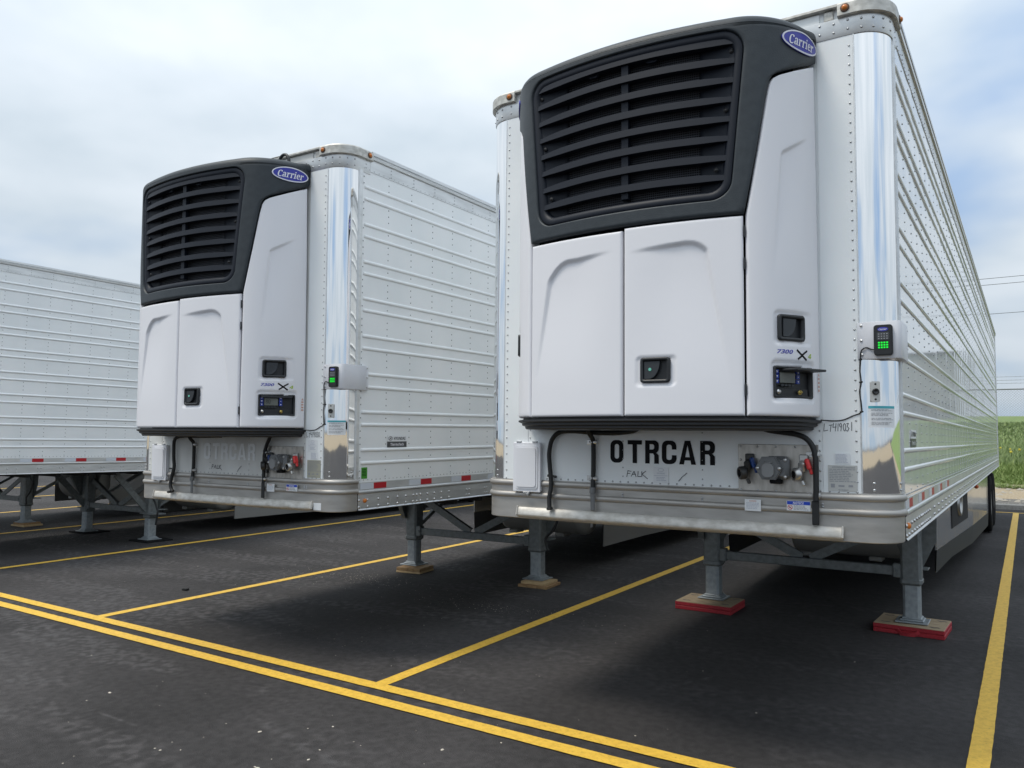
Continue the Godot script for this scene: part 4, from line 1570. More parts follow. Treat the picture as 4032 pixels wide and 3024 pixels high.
func keypad(root: Node3D) -> void:
	# sheet steel bracket bent round the corner
	var st := mb()
	var path := [[Vector2(1.313, -0.295), Vector2(1, 0)], [Vector2(1.313, -0.262), Vector2(1, 0)], [Vector2(1.325, -0.255), Vector2(1, 0)], [Vector2(1.327, -0.03), Vector2(1, 0)], [Vector2(1.325, -0.008), Vector2(0.9, 0.4)], [Vector2(1.315, 0.008), Vector2(0.6, 0.8)], [Vector2(1.298, 0.013), Vector2(0.1, 1)], [Vector2(1.165, 0.013), Vector2(0, 1)], [Vector2(1.158, 0.008), Vector2(0, 1)], [Vector2(1.118, 0.006), Vector2(0, 1)]]
	for p in path:
		p[1] = p[1].normalized()
	sweep(st, path, [Vector2(-0.03, 0.962), Vector2(0.002, 0.962), Vector2(0.003, 0.964), Vector2(0.003, 1.155), Vector2(0.002, 1.157), Vector2(-0.03, 1.157)])
	var b := obj("keypad_bracket", st, M["bracket white"], root)
	var bolts := mb()
	for q in [Vector2(1.137, 1.14), Vector2(1.137, 1.06), Vector2(1.14, 0.985)]:
		lathe(bolts, [Vector2(0.0001, 0.006), Vector2(0.006, 0.006), Vector2(0.008, 0.0)], Vector3(q.x, q.y, 0.009), Vector3(0, 0, 1), 8)
	for y in [1.14, 1.065, 0.985]:
		lathe(bolts, [Vector2(0.0001, 0.006), Vector2(0.006, 0.006), Vector2(0.008, 0.0)], Vector3(1.316, y, -0.28), Vector3(1, 0, 0), 8)
	obj("bracket_bolts", bolts, M["bolt metal"], b).set_meta("kind", "stuff")
	var d := mb()
	prism(d, round_rect(1.246, 1.056, 0.090, 0.160, 0.014, 4), 0.018, Transform3D(Basis.IDENTITY, Vector3(0, 0, 0.016)))
	prism(d, round_rect(1.246, 1.056, 0.082, 0.150, 0.014, 4), 0.004, Transform3D(Basis.IDENTITY, Vector3(0, 0, 0.034)))
	var kp := obj("keypad", d, M["device black"], root)
	var e := mb()
	var p := PackedVector2Array()
	for k in 24:
		p.append(Vector2(1.246 + 0.026 * cos(TAU * k / 24), 1.112 + 0.011 * sin(TAU * k / 24)))
	poly_on(e, p, front_at(0.0392))
	obj("keypad_badge", e, M["badge blue"], kp)
	var ebt := mb()
	text_on(ebt, "Carrier", 1.246, 1.112, 0.038, 0.010, front_at(0.0402), true, true, 0.2)
	obj("keypad_lettering", ebt, M["badge white"], kp)
	var pad := mb()
	prism(pad, round_rect(1.246, 1.076, 0.058, 0.040, 0.006, 3), 0.002, Transform3D(Basis.IDENTITY, Vector3(0, 0, 0.038)))
	obj("key_field", pad, M["key grey"], kp)
	for r in 3:
		for c in 4:
			var k := mb()
			box(k, Vector3(1.2265 + 0.013 * c, 1.087 - 0.012 * r, 0.0408), Vector3(0.006, 0.005, 0.002))
			obj("key", k, M["print grey"], kp)
			var l := mb()
			box(l, Vector3(1.2265 + 0.013 * c, 1.042 - 0.0125 * r, 0.0390), Vector3(0.0085, 0.0080, 0.002))
			obj("status_led", l, M["led green"], kp)
	# cable from the unit up to the keypad
	var cb := mb()
	tube(cb, curve([Vector3(0.93, 0.642, 0.03), Vector3(0.99, 0.638, 0.006), Vector3(1.04, 0.643, 0.005), Vector3(1.09, 0.665, 0.005), Vector3(1.128, 0.682, 0.006), Vector3(1.130, 0.72, 0.008), Vector3(1.124, 0.79, 0.007), Vector3(1.131, 0.84, 0.008), Vector3(1.127, 0.90, 0.007), Vector3(1.131, 0.962, 0.012), Vector3(1.137, 1.005, 0.016), Vector3(1.160, 1.022, 0.020), Vector3(1.185, 1.012, 0.022), Vector3(1.203, 1.008, 0.024)], 7), 0.0036, 6)
	var cab := obj("keypad_cable", cb, M["hose black"], root)
	for y in [0.685, 0.842, 0.962]:
		var t := mb()
		box(t, Vector3(1.131, y, 0.010), Vector3(0.018, 0.009, 0.010), Basis(Vector3(0, 0, 1), 0.3), 0.003)
		obj("cable_clip", t, M["hose black"], cab)
	# push button plate on the polished post
	var bp := mb()
	var t2 := Transform3D(Basis(Vector3.UP, 0.41), corner_at(0.0).call(0.41, 0.79))
	prism(bp, round_rect(0, 0, 0.046, 0.108, 0.007, 3), 0.018, t2)
	var plate := obj("buzzer_plate", bp, M["placard grey"], root)
	var ring := mb()
	lathe(ring, [Vector2(0.0001, 0.008), Vector2(0.009, 0.010), Vector2(0.013, 0.014), Vector2(0.017, 0.010), Vector2(0.017, 0.0)], t2 * Vector3(0, 0, 0.018), t2.basis.z, 18)
	obj("buzzer_ring", ring, M["device black"], plate)
	var scw := mb()
	for y in [-0.04, 0.04]:
		lathe(scw, [Vector2(0.0001, 0.0015), Vector2(0.005, 0.0015), Vector2(0.006, 0.0)], t2 * Vector3(0, y, 0.018), t2.basis.z, 8)
	obj("plate_screws", scw, M["device black"], plate).set_meta("kind", "stuff")
	# printed sheet on the polished post
	var s := mb()
	flat_rect(s, 0.22, 0.603, 1.07, 0.716, corner_at(0.0015), 8)
	var sheet := obj("instruction_sticker", s, M["sticker white"], root)
	var hd := mb()
	flat_rect(hd, 0.22, 0.703, 1.07, 0.716, corner_at(0.0025), 8)
	obj("sticker_header", hd, M["sticker teal"], sheet)
	var ln := mb()
	for b4 in [[0.688, 0.699, 2], [0.662, 0.682, 3], [0.640, 0.655, 2], [0.615, 0.634, 3]]:
		text_lines(ln, 0.30, b4[0], 1.02, b4[1], b4[2], corner_at(0.0028), int(b4[0] * 1000), 2)
	obj("sticker_print", ln, M["print grey"], sheet)

func front_fittings(root: Node3D, o: Dictionary) -> void:
	# document box
	var st := mb()
	box(st, Vector3(-0.925, 0.338, 0.013), Vector3(0.205, 0.318, 0.034), Basis.IDENTITY, 0.008)
	box(st, Vector3(-0.925, 0.338, 0.030), Vector3(0.212, 0.325, 0.010), Basis.IDENTITY, 0.004)
	var bx := obj("document_box", st, M["box white"], root)
	var ld := mb()
	prism(ld, round_rect(-0.925, 0.338, 0.176, 0.285, 0.024, 5), 0.006, Transform3D(Basis.IDENTITY, Vector3(0, 0, 0.0345)))
	prism(ld, round_rect(-0.925, 0.338, 0.150, 0.258, 0.02, 5), 0.006, Transform3D(Basis.IDENTITY, Vector3(0, 0, 0.040)))
	obj("box_lid", ld, M["box white"], bx)
	for x in [-0.985, -0.862]:
		var hg := mb()
		box(hg, Vector3(x, 0.505, 0.032), Vector3(0.038, 0.010, 0.012), Basis.IDENTITY, 0.002)
		obj("box_hinge", hg, M["rivet metal"], bx)
	var lt := mb()
	box(lt, Vector3(-0.925, 0.170, 0.032), Vector3(0.05, 0.016, 0.014), Basis.IDENTITY, 0.003)
	box(lt, Vector3(-0.915, 0.160, 0.034), Vector3(0.016, 0.016, 0.012), Basis.IDENTITY, 0.003)
	obj("box_latch", lt, M["rivet metal"], bx)
	hoses(root, o.ghost)
	# connector plate
	var cp := mb()
	box(cp, Vector3(0.693, 0.373, 0.004), Vector3(0.435, 0.270, 0.010), Basis.IDENTITY, 0.002)
	obj("connector_plate", cp, M["plate stainless"], root)
	gladhand(root, 0.532, 0.380, false, M["coupling dark"] if not o.closed else M["coupling dark"], M["coupling blue"])
	gladhand(root, 0.826, 0.380, o.closed, M["coupling steel"], M["coupling red"])
	socket_box(root, 0.690, 0.378)
	# fleet lettering
	var xs := [[-0.329, -0.241, "O"], [-0.212, -0.117, "T"], [-0.096, -0.008, "R"], [0.012, 0.104, "C"], [0.121, 0.224, "A"], [0.250, 0.338, "R"]]
	for l in xs:
		var t := mb()
		letter(t, l[2], l[0], l[1], 0.383, 0.523, 0.0026)
		obj("letter", t, M["letter ghost"] if o.ghost else M["letter black"], root)
	strokes(root, "handwriting", [[[0.0, 0.0], [0.06, 1.0]], [[0.05, 0.95], [0.22, 0.85]], [[0.03, 0.5], [0.17, 0.55]], [[0.22, 0.1], [0.36, 0.9], [0.46, 0.05]], [[0.26, 0.4], [0.44, 0.45]], [[0.56, 0.9], [0.54, 0.1], [0.7, 0.12]], [[0.74, 0.9], [0.73, 0.1]], [[0.93, 0.95], [0.74, 0.5], [1.02, -0.2]]], -0.218, 0.298, 0.135, 0.04, 0.0028, M["ink grey"], 0.004)
	strokes(root, "pen_stroke", [[[0, 0], [0.4, 0.5], [1, 1]]], 0.117, 0.283, 0.052, 0.05, 0.0028, M["ink grey"], 0.004)
	var num := [[[0.02, 0.9], [0.0, 0.1], [0.14, 0.2]], [[0.18, 0.72], [0.3, 0.78]], [[0.25, 0.75], [0.22, 0.05]], [[0.34, 0.95], [0.31, 0.5], [0.43, 0.55]], [[0.42, 0.95], [0.39, 0.1]], [[0.49, 0.95], [0.475, 0.1]], loopn(0.57, 0.74, 0.035, 0.2), [[0.605, 0.75], [0.575, 0.1]], loopn(0.70, 0.52, 0.042, 0.4), [[0.77, 0.9], [0.83, 0.95], [0.79, 0.6], [0.85, 0.4], [0.80, 0.1], [0.755, 0.2]]]
	if o.ghost:
		num.append(loopn(0.93, 0.52, 0.05, 0.4))
	else:
		num.append([[0.94, 1.05], [0.935, 0.15]])
	strokes(root, "handwriting", num, 0.940, 0.578, 0.150, 0.050, 0.0048, M["ink grey"], 0.0032)
	# maker's paper label
	var lx0: float = 0.965 if o.ghost else -0.042
	var ly0: float = 0.470 if o.ghost else 0.268
	var zz: float = 0.0045 if o.ghost else 0.0025
	var pp := placard(root, "maker_label", lx0, ly0, lx0 + 0.096, ly0 + 0.095, zz, M["sticker white"])
	var pr := mb()
	ring_strip(pr, ellipse(lx0 + 0.048, ly0 + 0.078, 0.019, 0.011), ellipse(lx0 + 0.048, ly0 + 0.078, 0.0165, 0.0088), front_at(zz + 0.003))
	text_on(pr, "HYUNDAI", lx0 + 0.048, ly0 + 0.058, 0.05, 0.009, front_at(zz + 0.003))
	flat_rect(pr, lx0 + 0.004, ly0 + 0.043, lx0 + 0.092, ly0 + 0.0455, front_at(zz + 0.003))
	text_lines(pr, lx0 + 0.02, ly0 + 0.012, lx0 + 0.085, ly0 + 0.038, 3, front_at(zz + 0.003), 5)
	obj("label_print", pr, M["print pale"], pp)
	# small paper label and build plate
	var sx: float = 0.998
	var sp := placard(root, "inspection_label", sx - 0.004, 0.41, sx + 0.074, 0.465, 0.0045, M["sticker white"])
	var sl := mb()
	text_lines(sl, sx, 0.414, sx + 0.07, 0.462, 7, front_at(0.0078), 9)
	obj("label_print", sl, M["print pale"], sp)
	var bp := placard(root, "build_plate", 0.958, 0.264, 1.104, 0.402, 0.0045, M["placard olive"] if o.ghost else M["placard grey"])
	var bl := mb()
	text_on(bl, "HYUNDAI Translead", 1.036, 0.391, 0.112, 0.010, front_at(0.0078))
	text_lines(bl, 0.965, 0.312, 1.097, 0.384, 8, front_at(0.0078), 13)
	for q in [[0.972, 0.283, 0.992, 0.303], [1.01, 0.288, 1.04, 0.297], [1.06, 0.288, 1.082, 0.299]]:
		flat_rect(bl, q[0], q[1], q[2], q[3], front_at(0.0078))
	text_on(bl, "HT TRAILER", 1.035, 0.272, 0.05, 0.007, front_at(0.0078))
	obj("plate_print", bl, M["print grey"], bp)
	# stickers on the bumper band
	var w := placard(root, "warning_label", 0.515, 0.136, 0.605, 0.200, 0.0235, M["sticker white"])
	var wr := mb()
	text_on(wr, "WARNING", 0.56, 0.191, 0.04, 0.008, front_at(0.0262))
	obj("label_heading", wr, M["warning faded"], w)
	var wl := mb()
	text_lines(wl, 0.524, 0.146, 0.60, 0.184, 5, front_at(0.0262), 17)
	obj("label_print", wl, M["print pale"], w)
	var nt := placard(root, "notice_label", 0.745, 0.150, 0.870, 0.203, 0.0235, M["sticker white"])
	var nh := mb()
	flat_rect(nh, 0.747, 0.183, 0.868, 0.2015, front_at(0.0262))
	obj("notice_header", nh, M["notice blue"], nt)
	var nw := mb()
	text_on(nw, "NOTICE", 0.807, 0.192, 0.056, 0.012, front_at(0.0272), true, false, 0.15)
	obj("notice_lettering", nw, M["badge white"], nt)
	var np := mb()
	ring_strip(np, ellipse(0.763, 0.1675, 0.013, 0.013), ellipse(0.763, 0.1675, 0.0105, 0.0105), front_at(0.0268))
	ribbon(np, [Vector2(0.754, 0.1755), Vector2(0.772, 0.1595)], 0.003, front_at(0.0272))
	obj("notice_symbol", np, M["warning red"], nt)
	var nl := mb()
	text_lines(nl, 0.782, 0.154, 0.865, 0.181, 4, front_at(0.0264), 19)
	flat_rect(nl, 0.758, 0.163, 0.768, 0.170, front_at(0.0264))
	obj("notice_print", nl, M["print grey"], nt)
	if o.ghost:
		placard(root, "blank_label", 1.035, 0.012, 1.118, 0.068, 0.0065, M["sticker white"])
	keypad(root)

func ellipse(cx: float, cy: float, a: float, b: float, n := 24) -> PackedVector2Array:
	var p := PackedVector2Array()
	for k in n:
		p.append(Vector2(cx + a * cos(TAU * k / n), cy + b * sin(TAU * k / n)))
	return p

# ---------------------------------------------------------------- running gear
func landing_gear(root: Node3D, o: Dictionary) -> void:
	var zc := -3.7
	for s in [-1.0, 1.0]:
		var st := mb()
		var x: float = 0.93 * s
		box(st, Vector3(x, -0.36, zc), Vector3(0.172, 0.80, 0.172), Basis.IDENTITY, 0.022)
		box(st, Vector3(x, -0.745, zc), Vector3(0.184, 0.07, 0.184), Basis.IDENTITY, 0.02)
		var leg := obj("landing_leg", st, M["galvanized steel"], root)
		var il := mb()
		box(il, Vector3(x, (-0.70 + o.foot) * 0.5, zc), Vector3(0.142, -0.70 - o.foot, 0.142), Basis.IDENTITY, 0.02)
		obj("inner_tube", il, M["galvanized light"], leg)
		var ft := mb()
		box(ft, Vector3(x, o.foot + 0.006, zc), Vector3(0.27, 0.012, 0.26), Basis.IDENTITY, 0.004)
		box(ft, Vector3(x, o.foot + 0.020, zc), Vector3(0.20, 0.020, 0.19), Basis.IDENTITY, 0.009)
		box(ft, Vector3(x, o.foot + 0.036, zc), Vector3(0.165, 0.020, 0.165), Basis.IDENTITY, 0.009)
		obj("foot", ft, M["galvanized light"], leg)
		var gs := mb()
		if s > 0:
			prism(gs, PackedVector2Array([Vector2(x - 0.17, -0.02), Vector2(x + 0.21, -0.02), Vector2(x + 0.20, -0.38), Vector2(x + 0.08, -0.64), Vector2(x - 0.05, -0.64), Vector2(x - 0.14, -0.42)]), 0.008, Transform3D(Basis.IDENTITY, Vector3(0, 0, zc - 0.10)))
			box(gs, Vector3(x + 0.03, -0.645, zc - 0.13), Vector3(0.20, 0.012, 0.16), Basis.IDENTITY, 0.003)
		else:
			# side plates running fore and aft of the leg
			prism(gs, PackedVector2Array([Vector2(-0.33, -0.02), Vector2(0.33, -0.02), Vector2(0.10, -0.50), Vector2(-0.10, -0.50)]), 0.008, Transform3D(Basis(Vector3.UP, PI * 0.5), Vector3(x - 0.094, 0, zc)))
			bar(gs, Vector3(x - 0.09, -0.03, zc + 0.34), Vector3(x - 0.09, -0.50, zc + 0.11), 0.06, 0.012, Vector3.FORWARD)
			prism(gs, PackedVector2Array([Vector2(x - 0.02, -0.02), Vector2(x + 0.19, -0.02), Vector2(x + 0.18, -0.12), Vector2(x + 0.09, -0.40), Vector2(x - 0.02, -0.40)]), 0.008, Transform3D(Basis.IDENTITY, Vector3(0, 0, zc - 0.10)))
		obj("gusset", gs, M["galvanized steel"], leg)
		var bk := mb()
		box(bk, Vector3(x - s * 0.115, -0.655, zc + 0.03), Vector3(0.07, 0.13, 0.09), Basis.IDENTITY, 0.008)
		lathe(bk, [Vector2(0.0001, 0.014), Vector2(0.014, 0.014), Vector2(0.016, 0.0)], Vector3(x - s * 0.125, -0.655, zc + 0.075), Vector3(0, 0, 1), 6, false)
		obj("bracket", bk, M["galvanized steel"], leg)
		var bc := mb()
		bar(bc, Vector3(x, -0.60, zc - 0.09), Vector3(x, -0.04, zc - 1.15), 0.05, 0.05, Vector3.RIGHT)
		obj("rear_stay", bc, M["galvanized steel"], leg)
		if o.front_stay:
			var fs := mb()
			bar(fs, Vector3(x, -0.70, zc + 0.02), Vector3(x, -0.06, zc + 0.62), 0.10, 0.03, Vector3.RIGHT, 0.004)
			box(fs, Vector3(x + 0.05, -0.705, zc + 0.0), Vector3(0.36, 0.02, 0.24), Basis.IDENTITY, 0.004)
			obj("front_stay", fs, M["galvanized steel"], leg)
	var cb := mb()
	bar(cb, Vector3(-0.79, -0.66, zc + 0.03), Vector3(0.79, -0.66, zc + 0.03), 0.05, 0.088, Vector3.UP, 0.006)
	obj("cross_beam", cb, M["galvanized steel"], root)
	for s in [-1.0, 1.0]:
		var br := mb()
		bar(br, Vector3(0.04 * s, -0.62, zc + 0.005), Vector3(0.80 * s, -0.24, zc + 0.005), 0.02, 0.085, Vector3.UP)
		bar(br, Vector3(0.04 * s, -0.586, zc - 0.025), Vector3(0.80 * s, -0.206, zc - 0.025), 0.05, 0.012, Vector3.UP)
		obj("diagonal_brace", br, M["galvanized steel"], root)
	var ck := mb()
	var cx := 1.02
	if o.stowed:
		zc -= 0.35
		cx = 0.80
	tube(ck, curve([Vector3(cx, -0.18, zc + 0.03), Vector3(cx + 0.10, -0.24, zc + 0.04), Vector3(cx + 0.20, -0.36, zc + 0.05), Vector3(cx + 0.16, -0.50, zc + 0.06), Vector3(cx + 0.08, -0.58, zc + 0.07), Vector3(cx + 0.06, -0.64, zc + 0.08), Vector3(cx + 0.10, -0.74, zc + 0.09)], 6) if not o.front_stay else curve([Vector3(cx - 0.02, -0.40, zc + 0.06), Vector3(cx + 0.12, -0.50, zc + 0.08), Vector3(cx + 0.22, -0.60, zc + 0.10), Vector3(cx + 0.26, -0.66, zc + 0.11), Vector3(cx + 0.22, -0.86, zc + 0.11)], 6), 0.016, 8)
	obj("crank_handle", ck, M["hose black"], root)

func wheel_mesh() -> SurfaceTool:
	var st := mb()
	lathe(st, [Vector2(0.30, 0.10), Vector2(0.34, 0.125), Vector2(0.42, 0.135), Vector2(0.485, 0.125), Vector2(0.508, 0.105), Vector2(0.512, 0.06), Vector2(0.502, 0.055), Vector2(0.502, 0.045), Vector2(0.513, 0.04), Vector2(0.514, 0.0), Vector2(0.513, -0.04), Vector2(0.502, -0.045), Vector2(0.502, -0.055), Vector2(0.512, -0.06), Vector2(0.508, -0.105), Vector2(0.485, -0.125), Vector2(0.42, -0.135), Vector2(0.34, -0.125), Vector2(0.30, -0.10)], Vector3.ZERO, Vector3(1, 0, 0), 36)
	return st

func rim_mesh() -> SurfaceTool:
	var st := mb()
	lathe(st, [Vector2(0.305, 0.115), Vector2(0.28, 0.11), Vector2(0.27, 0.0), Vector2(0.20, -0.02), Vector2(0.13, 0.01), Vector2(0.12, 0.09), Vector2(0.0001, 0.10)], Vector3.ZERO, Vector3(1, 0, 0), 28)
	return st

func running_gear(root: Node3D, o: Dictionary) -> void:
	var rear_y: float = o.wheel_y
	for z in [-12.35, -13.62]:
		var ax := mb()
		tube(ax, PackedVector3Array([Vector3(-1.05, rear_y, z), Vector3(1.05, rear_y, z)]), 0.065, 12)
		obj("axle", ax, M["underframe black"], root)
		for s in [-1.0, 1.0]:
			for k in 2:
				var w := obj("wheel", keep("tyre", wheel_mesh), M["rubber"], root)
				w.position += Vector3((1.148 - 0.32 * k) * s, rear_y, z)
				if s < 0:
					w.rotation.y = PI
				if k == 0:
					obj("rim", keep("rim", rim_mesh), M["rim steel"], w)
	# bogie, crossmembers and fuel tank
	var bg := mb()
	for s in [-0.5, 0.5]:
		box(bg, Vector3(s, -0.14, -13.0), Vector3(0.12, 0.26, 4.2))
		for z in [-12.35, -13.62]:
			box(bg, Vector3(s, -0.36, z), Vector3(0.16, 0.3, 0.3), Basis.IDENTITY, 0.02)
	obj("bogie", bg, M["underframe black"], root)
	for k in 34:
		var cm := mb()
		if not cache.has("crossmember"):
			box(cm, Vector3.ZERO, Vector3(2.5, 0.10, 0.055))
		var c := obj("crossmember", keep("crossmember", func(): return cm), M["underframe black"], root)
		c.position += Vector3(0, -0.0, -1.6 - k * 0.42)
	var tk := mb()
	var tz := -5.3
	lathe(tk, [Vector2(0.0001, -0.72), Vector2(0.20, -0.70), Vector2(0.285, -0.66), Vector2(0.30, -0.62), Vector2(0.305, -0.60), Vector2(0.30, -0.58), Vector2(0.30, 0.50), Vector2(0.305, 0.52), Vector2(0.305, 0.55), Vector2(0.295, 0.57), Vector2(0.285, 0.61), Vector2(0.20, 0.65), Vector2(0.0001, 0.67)], Vector3(0.20, -0.465, tz), Vector3(1, 0, 0), 32)
	for x in [-0.4, 0.35]:
		box(tk, Vector3(x + 0.15, -0.11, tz), Vector3(0.06, 0.18, 0.5))
		box(tk, Vector3(x + 0.05, -0.78, tz), Vector3(0.14, 0.05, 0.2), Basis.IDENTITY, 0.01)
	var tank := obj("fuel_tank", tk, M["tank paint"], root)
	var tl := mb()
	box(tl, Vector3(0.872, -0.60, tz + 0.05), Vector3(0.003, 0.11, 0.07))
	obj("tank_label", tl, M["sticker white"], tank)
	for s in [-1.0, 1.0]:
		var zf: float = o.skirt
		var pts := [[1.06, zf, -0.56, o.lip], [1.11, zf - 1.3, -0.575, o.lip + 0.015], [1.20, zf - 3.5, -0.60, (o.lip - 0.9) * 0.5], [1.245, -11.7, -0.69, -0.92]]
		var st := mb()
		var lip := mb()
		for k in 3:
			var a: Array = pts[k]
			var b: Array = pts[k + 1]
			for f in [0.0, 0.012]:
				var A := Vector3((a[0] - f) * s, 0.0, a[1])
				var B := Vector3((b[0] - f) * s, 0.0, b[1])
				var C := Vector3((b[0] - f) * s, b[2], b[1])
				var D := Vector3((a[0] - f) * s, a[2], a[1])
				oquad(st, A, B, C, D, (A + C) * 0.5 + Vector3(-s if f == 0.0 else s, 0, 0))
				var E := Vector3((b[0] - f - 0.012) * s, b[3], b[1])
				var F := Vector3((a[0] - f - 0.012) * s, a[3], a[1])
				oquad(lip, D, C, E, F, (D + E) * 0.5 + Vector3(-s if f == 0.0 else s, 0, 0))
		var a0: Array = pts[0]
		box(st, Vector3((a0[0] - 0.006) * s, a0[2] * 0.5, a0[1] + 0.003), Vector3(0.016, -a0[2], 0.006))
		var sk := obj("side_skirt", st, M["skirt panel"], root)
		obj("skirt_lip", lip, M["rubber lip"] if not o.closed else M["lip grey"], sk)
		if s > 0 and not o.closed:
			var ht := mb()
			box(ht, Vector3(1.142, -0.22, -6.6), Vector3(0.014, 0.46, 1.6), Basis(Vector3.UP, -0.041), 0.003)
			obj("skirt_hatch", ht, M["underframe black"], sk)
			var vn := mb()
			lathe(vn, [Vector2(0.10, 0.0), Vector2(0.12, 0.025), Vector2(0.15, 0.025), Vector2(0.155, 0.0)], Vector3(1.145, -0.20, -6.45), Vector3(1, 0, 0.05), 20)
			obj("filler_ring", vn, M["coupling steel"], sk)
	var am := mb()
	box(am, Vector3(HW - 0.01, -0.045, -7.4), Vector3(0.05, 0.05, 0.12), Basis.IDENTITY, 0.015)
	obj("side_lamp", am, M["amber lens lit side"], root)

# ---------------------------------------------------------------- whole trailer
func trailer(label: String, x: float, z: float, yaw: float, pitch: float, yb: float, o: Dictionary) -> Node3D:
	var root := Node3D.new()
	root.name = numbered(self, "refrigerated_trailer")
	add_child(root, true)
	tag(root, label, "trailer", "refrigerated trailers parked in a row")
	root.set_meta("lift", yb)
	root.basis = Basis(Vector3.UP, yaw) * Basis(Vector3.RIGHT, -pitch)
	root.position = Vector3(x, yb, z) - root.basis * Vector3(0, yb, 0)
	var wm: Material = M["front wall weathered white"] if o.ghost else M["front wall white"]
	var sm: Material = M["side wall chalky white"] if o.dull_side else M["side wall white"]
	# floor, roof, rear
	obj("floor", keep("floor", func():
		var st := mb()
		box(st, Vector3(0, 0.10, -LEN * 0.5 - 0.1), Vector3(HW * 2 - 0.04, 0.10, LEN - 0.3))
		return st), M["underframe black"], root)
	obj("roof", keep("roof", func():
		var st := mb()
		box(st, Vector3(0, 2.912, -LEN * 0.5), Vector3(HW * 2 - 0.1, 0.03, LEN - 0.06))
		return st), M["roof white"], root)
	obj("rear_frame", keep("rear_frame", func():
		var st := mb()
		box(st, Vector3(0, 1.46, -LEN - 0.03), Vector3(HW * 2 + 0.02, 2.94, 0.07), Basis.IDENTITY, 0.01)
		return st), M["rail aluminium"], root)
	obj("coupler_plate", keep("coupler_plate", func():
		var st := mb()
		box(st, Vector3(0, 0.02, -0.9), Vector3(2.2, 0.03, 1.7))
		return st), M["underframe black"], root)
	# front skin: middle sheet and two edge sheets
	obj("front_panel", keep("front_panel", func():
		var st := mb()
		box(st, Vector3(0, 1.56, -0.008), Vector3(1.90, 2.68, 0.016))
		return st), wm, root)
	for s in [-1.0, 1.0]:
		obj("front_panel", keep("front_edge%s" % s, func():
			var st := mb()
			box(st, Vector3(1.028 * s, 1.50, -0.006), Vector3(0.19, 2.56, 0.018), Basis.IDENTITY, 0.001)
			return st), wm if s < 0 else M["front wall white"], root)
		obj("corner_post", keep("corner_post%s" % s, corner_post.bind(s)), M["polished steel"], root)
		obj("corner_trim", keep("corner_trim%s" % s, func():
			var st := mb()
			box(st, Vector3(1.126 * s, 1.50, -0.0005), Vector3(0.008, 2.49, 0.011), Basis.IDENTITY, 0.002)
			box(st, Vector3((HW + 0.002) * s, 1.50, -0.192), Vector3(0.012, 2.52, 0.046), Basis.IDENTITY, 0.003)
			box(st, Vector3((HW + 0.006) * s, 1.50, -0.178), Vector3(0.012, 2.52, 0.012), Basis.IDENTITY, 0.003)
			return st), M["rail aluminium"], root)
		obj("side_wall", keep("side_wall%s%s" % [s, o.wave], side_wall.bind(s, o.wave if s > 0 else 0.0)), sm, root)
		for y in rib_ys:
			var r := obj("rib", keep("rib", rib_mesh), sm, root)
			r.position.y += y
			if s < 0:
				r.scale.x = -1
		obj("bottom_rail", keep("bottom_rail%s" % s, bottom_rail.bind(s)), M["rail aluminium"], root)
		obj("top_rail", keep("top_rail%s" % s, top_rail.bind(s)), M["rail aluminium"], root)
		var cc := obj("corner_cap", keep("corner_cap%s" % s, corner_cap.bind(s)), M["cap aluminium"], root)
		for q in [[Vector3(1.09 * s, 2.888, 0.03), Vector3(0, 0, 1)], [Vector3((HW + 0.03) * s, 2.888, -0.265), Vector3(s, 0, 0)]]:
			var lm := mb()
			lathe(lm, [Vector2(0.024, 0.0), Vector2(0.024, 0.004), Vector2(0.018, 0.006), Vector2(0.0001, 0.006)], q[0], q[1], 16)
			obj("lamp_base", lm, M["lamp housing"], cc)
			var ln := mb()
			lathe(ln, [Vector2(0.016, 0.005), Vector2(0.013, 0.013), Vector2(0.007, 0.017), Vector2(0.0001, 0.018)], q[0], q[1], 14)
			obj("marker_lamp", ln, M["amber lens"], cc)
	obj("front_header", keep("front_header", func():
		var st := mb()
		box(st, Vector3(0, 2.878, -0.02), Vector3(2.14, 0.06, 0.02))
		return st), M["front wall white"], root)
	obj("roof_lip", keep("roof_lip", func():
		var st := mb()
		box(st, Vector3(0, 2.918, -0.02), Vector3(2.12, 0.022, 0.085), Basis.IDENTITY, 0.005)
		for s in [-0.62, -0.1, 0.5]:
			box(st, Vector3(s, 2.931, -0.02), Vector3(0.3, 0.006, 0.09), Basis.IDENTITY, 0.002)
		return st), M["cap aluminium"], root)
	for s in [-1.0, 1.0]:
		var lb := mb()
		box(lb, Vector3(1.0 * s, 2.878, -0.005), Vector3(0.05, 0.052, 0.014), Basis.IDENTITY, 0.003)
		obj("lip_bracket", lb, M["cap aluminium"], root)
	obj("top_band", keep("top_band", top_band), M["rail aluminium"], root)
	obj("bumper_band", keep("bumper_band", bumper_band), M["brushed stainless"], root)
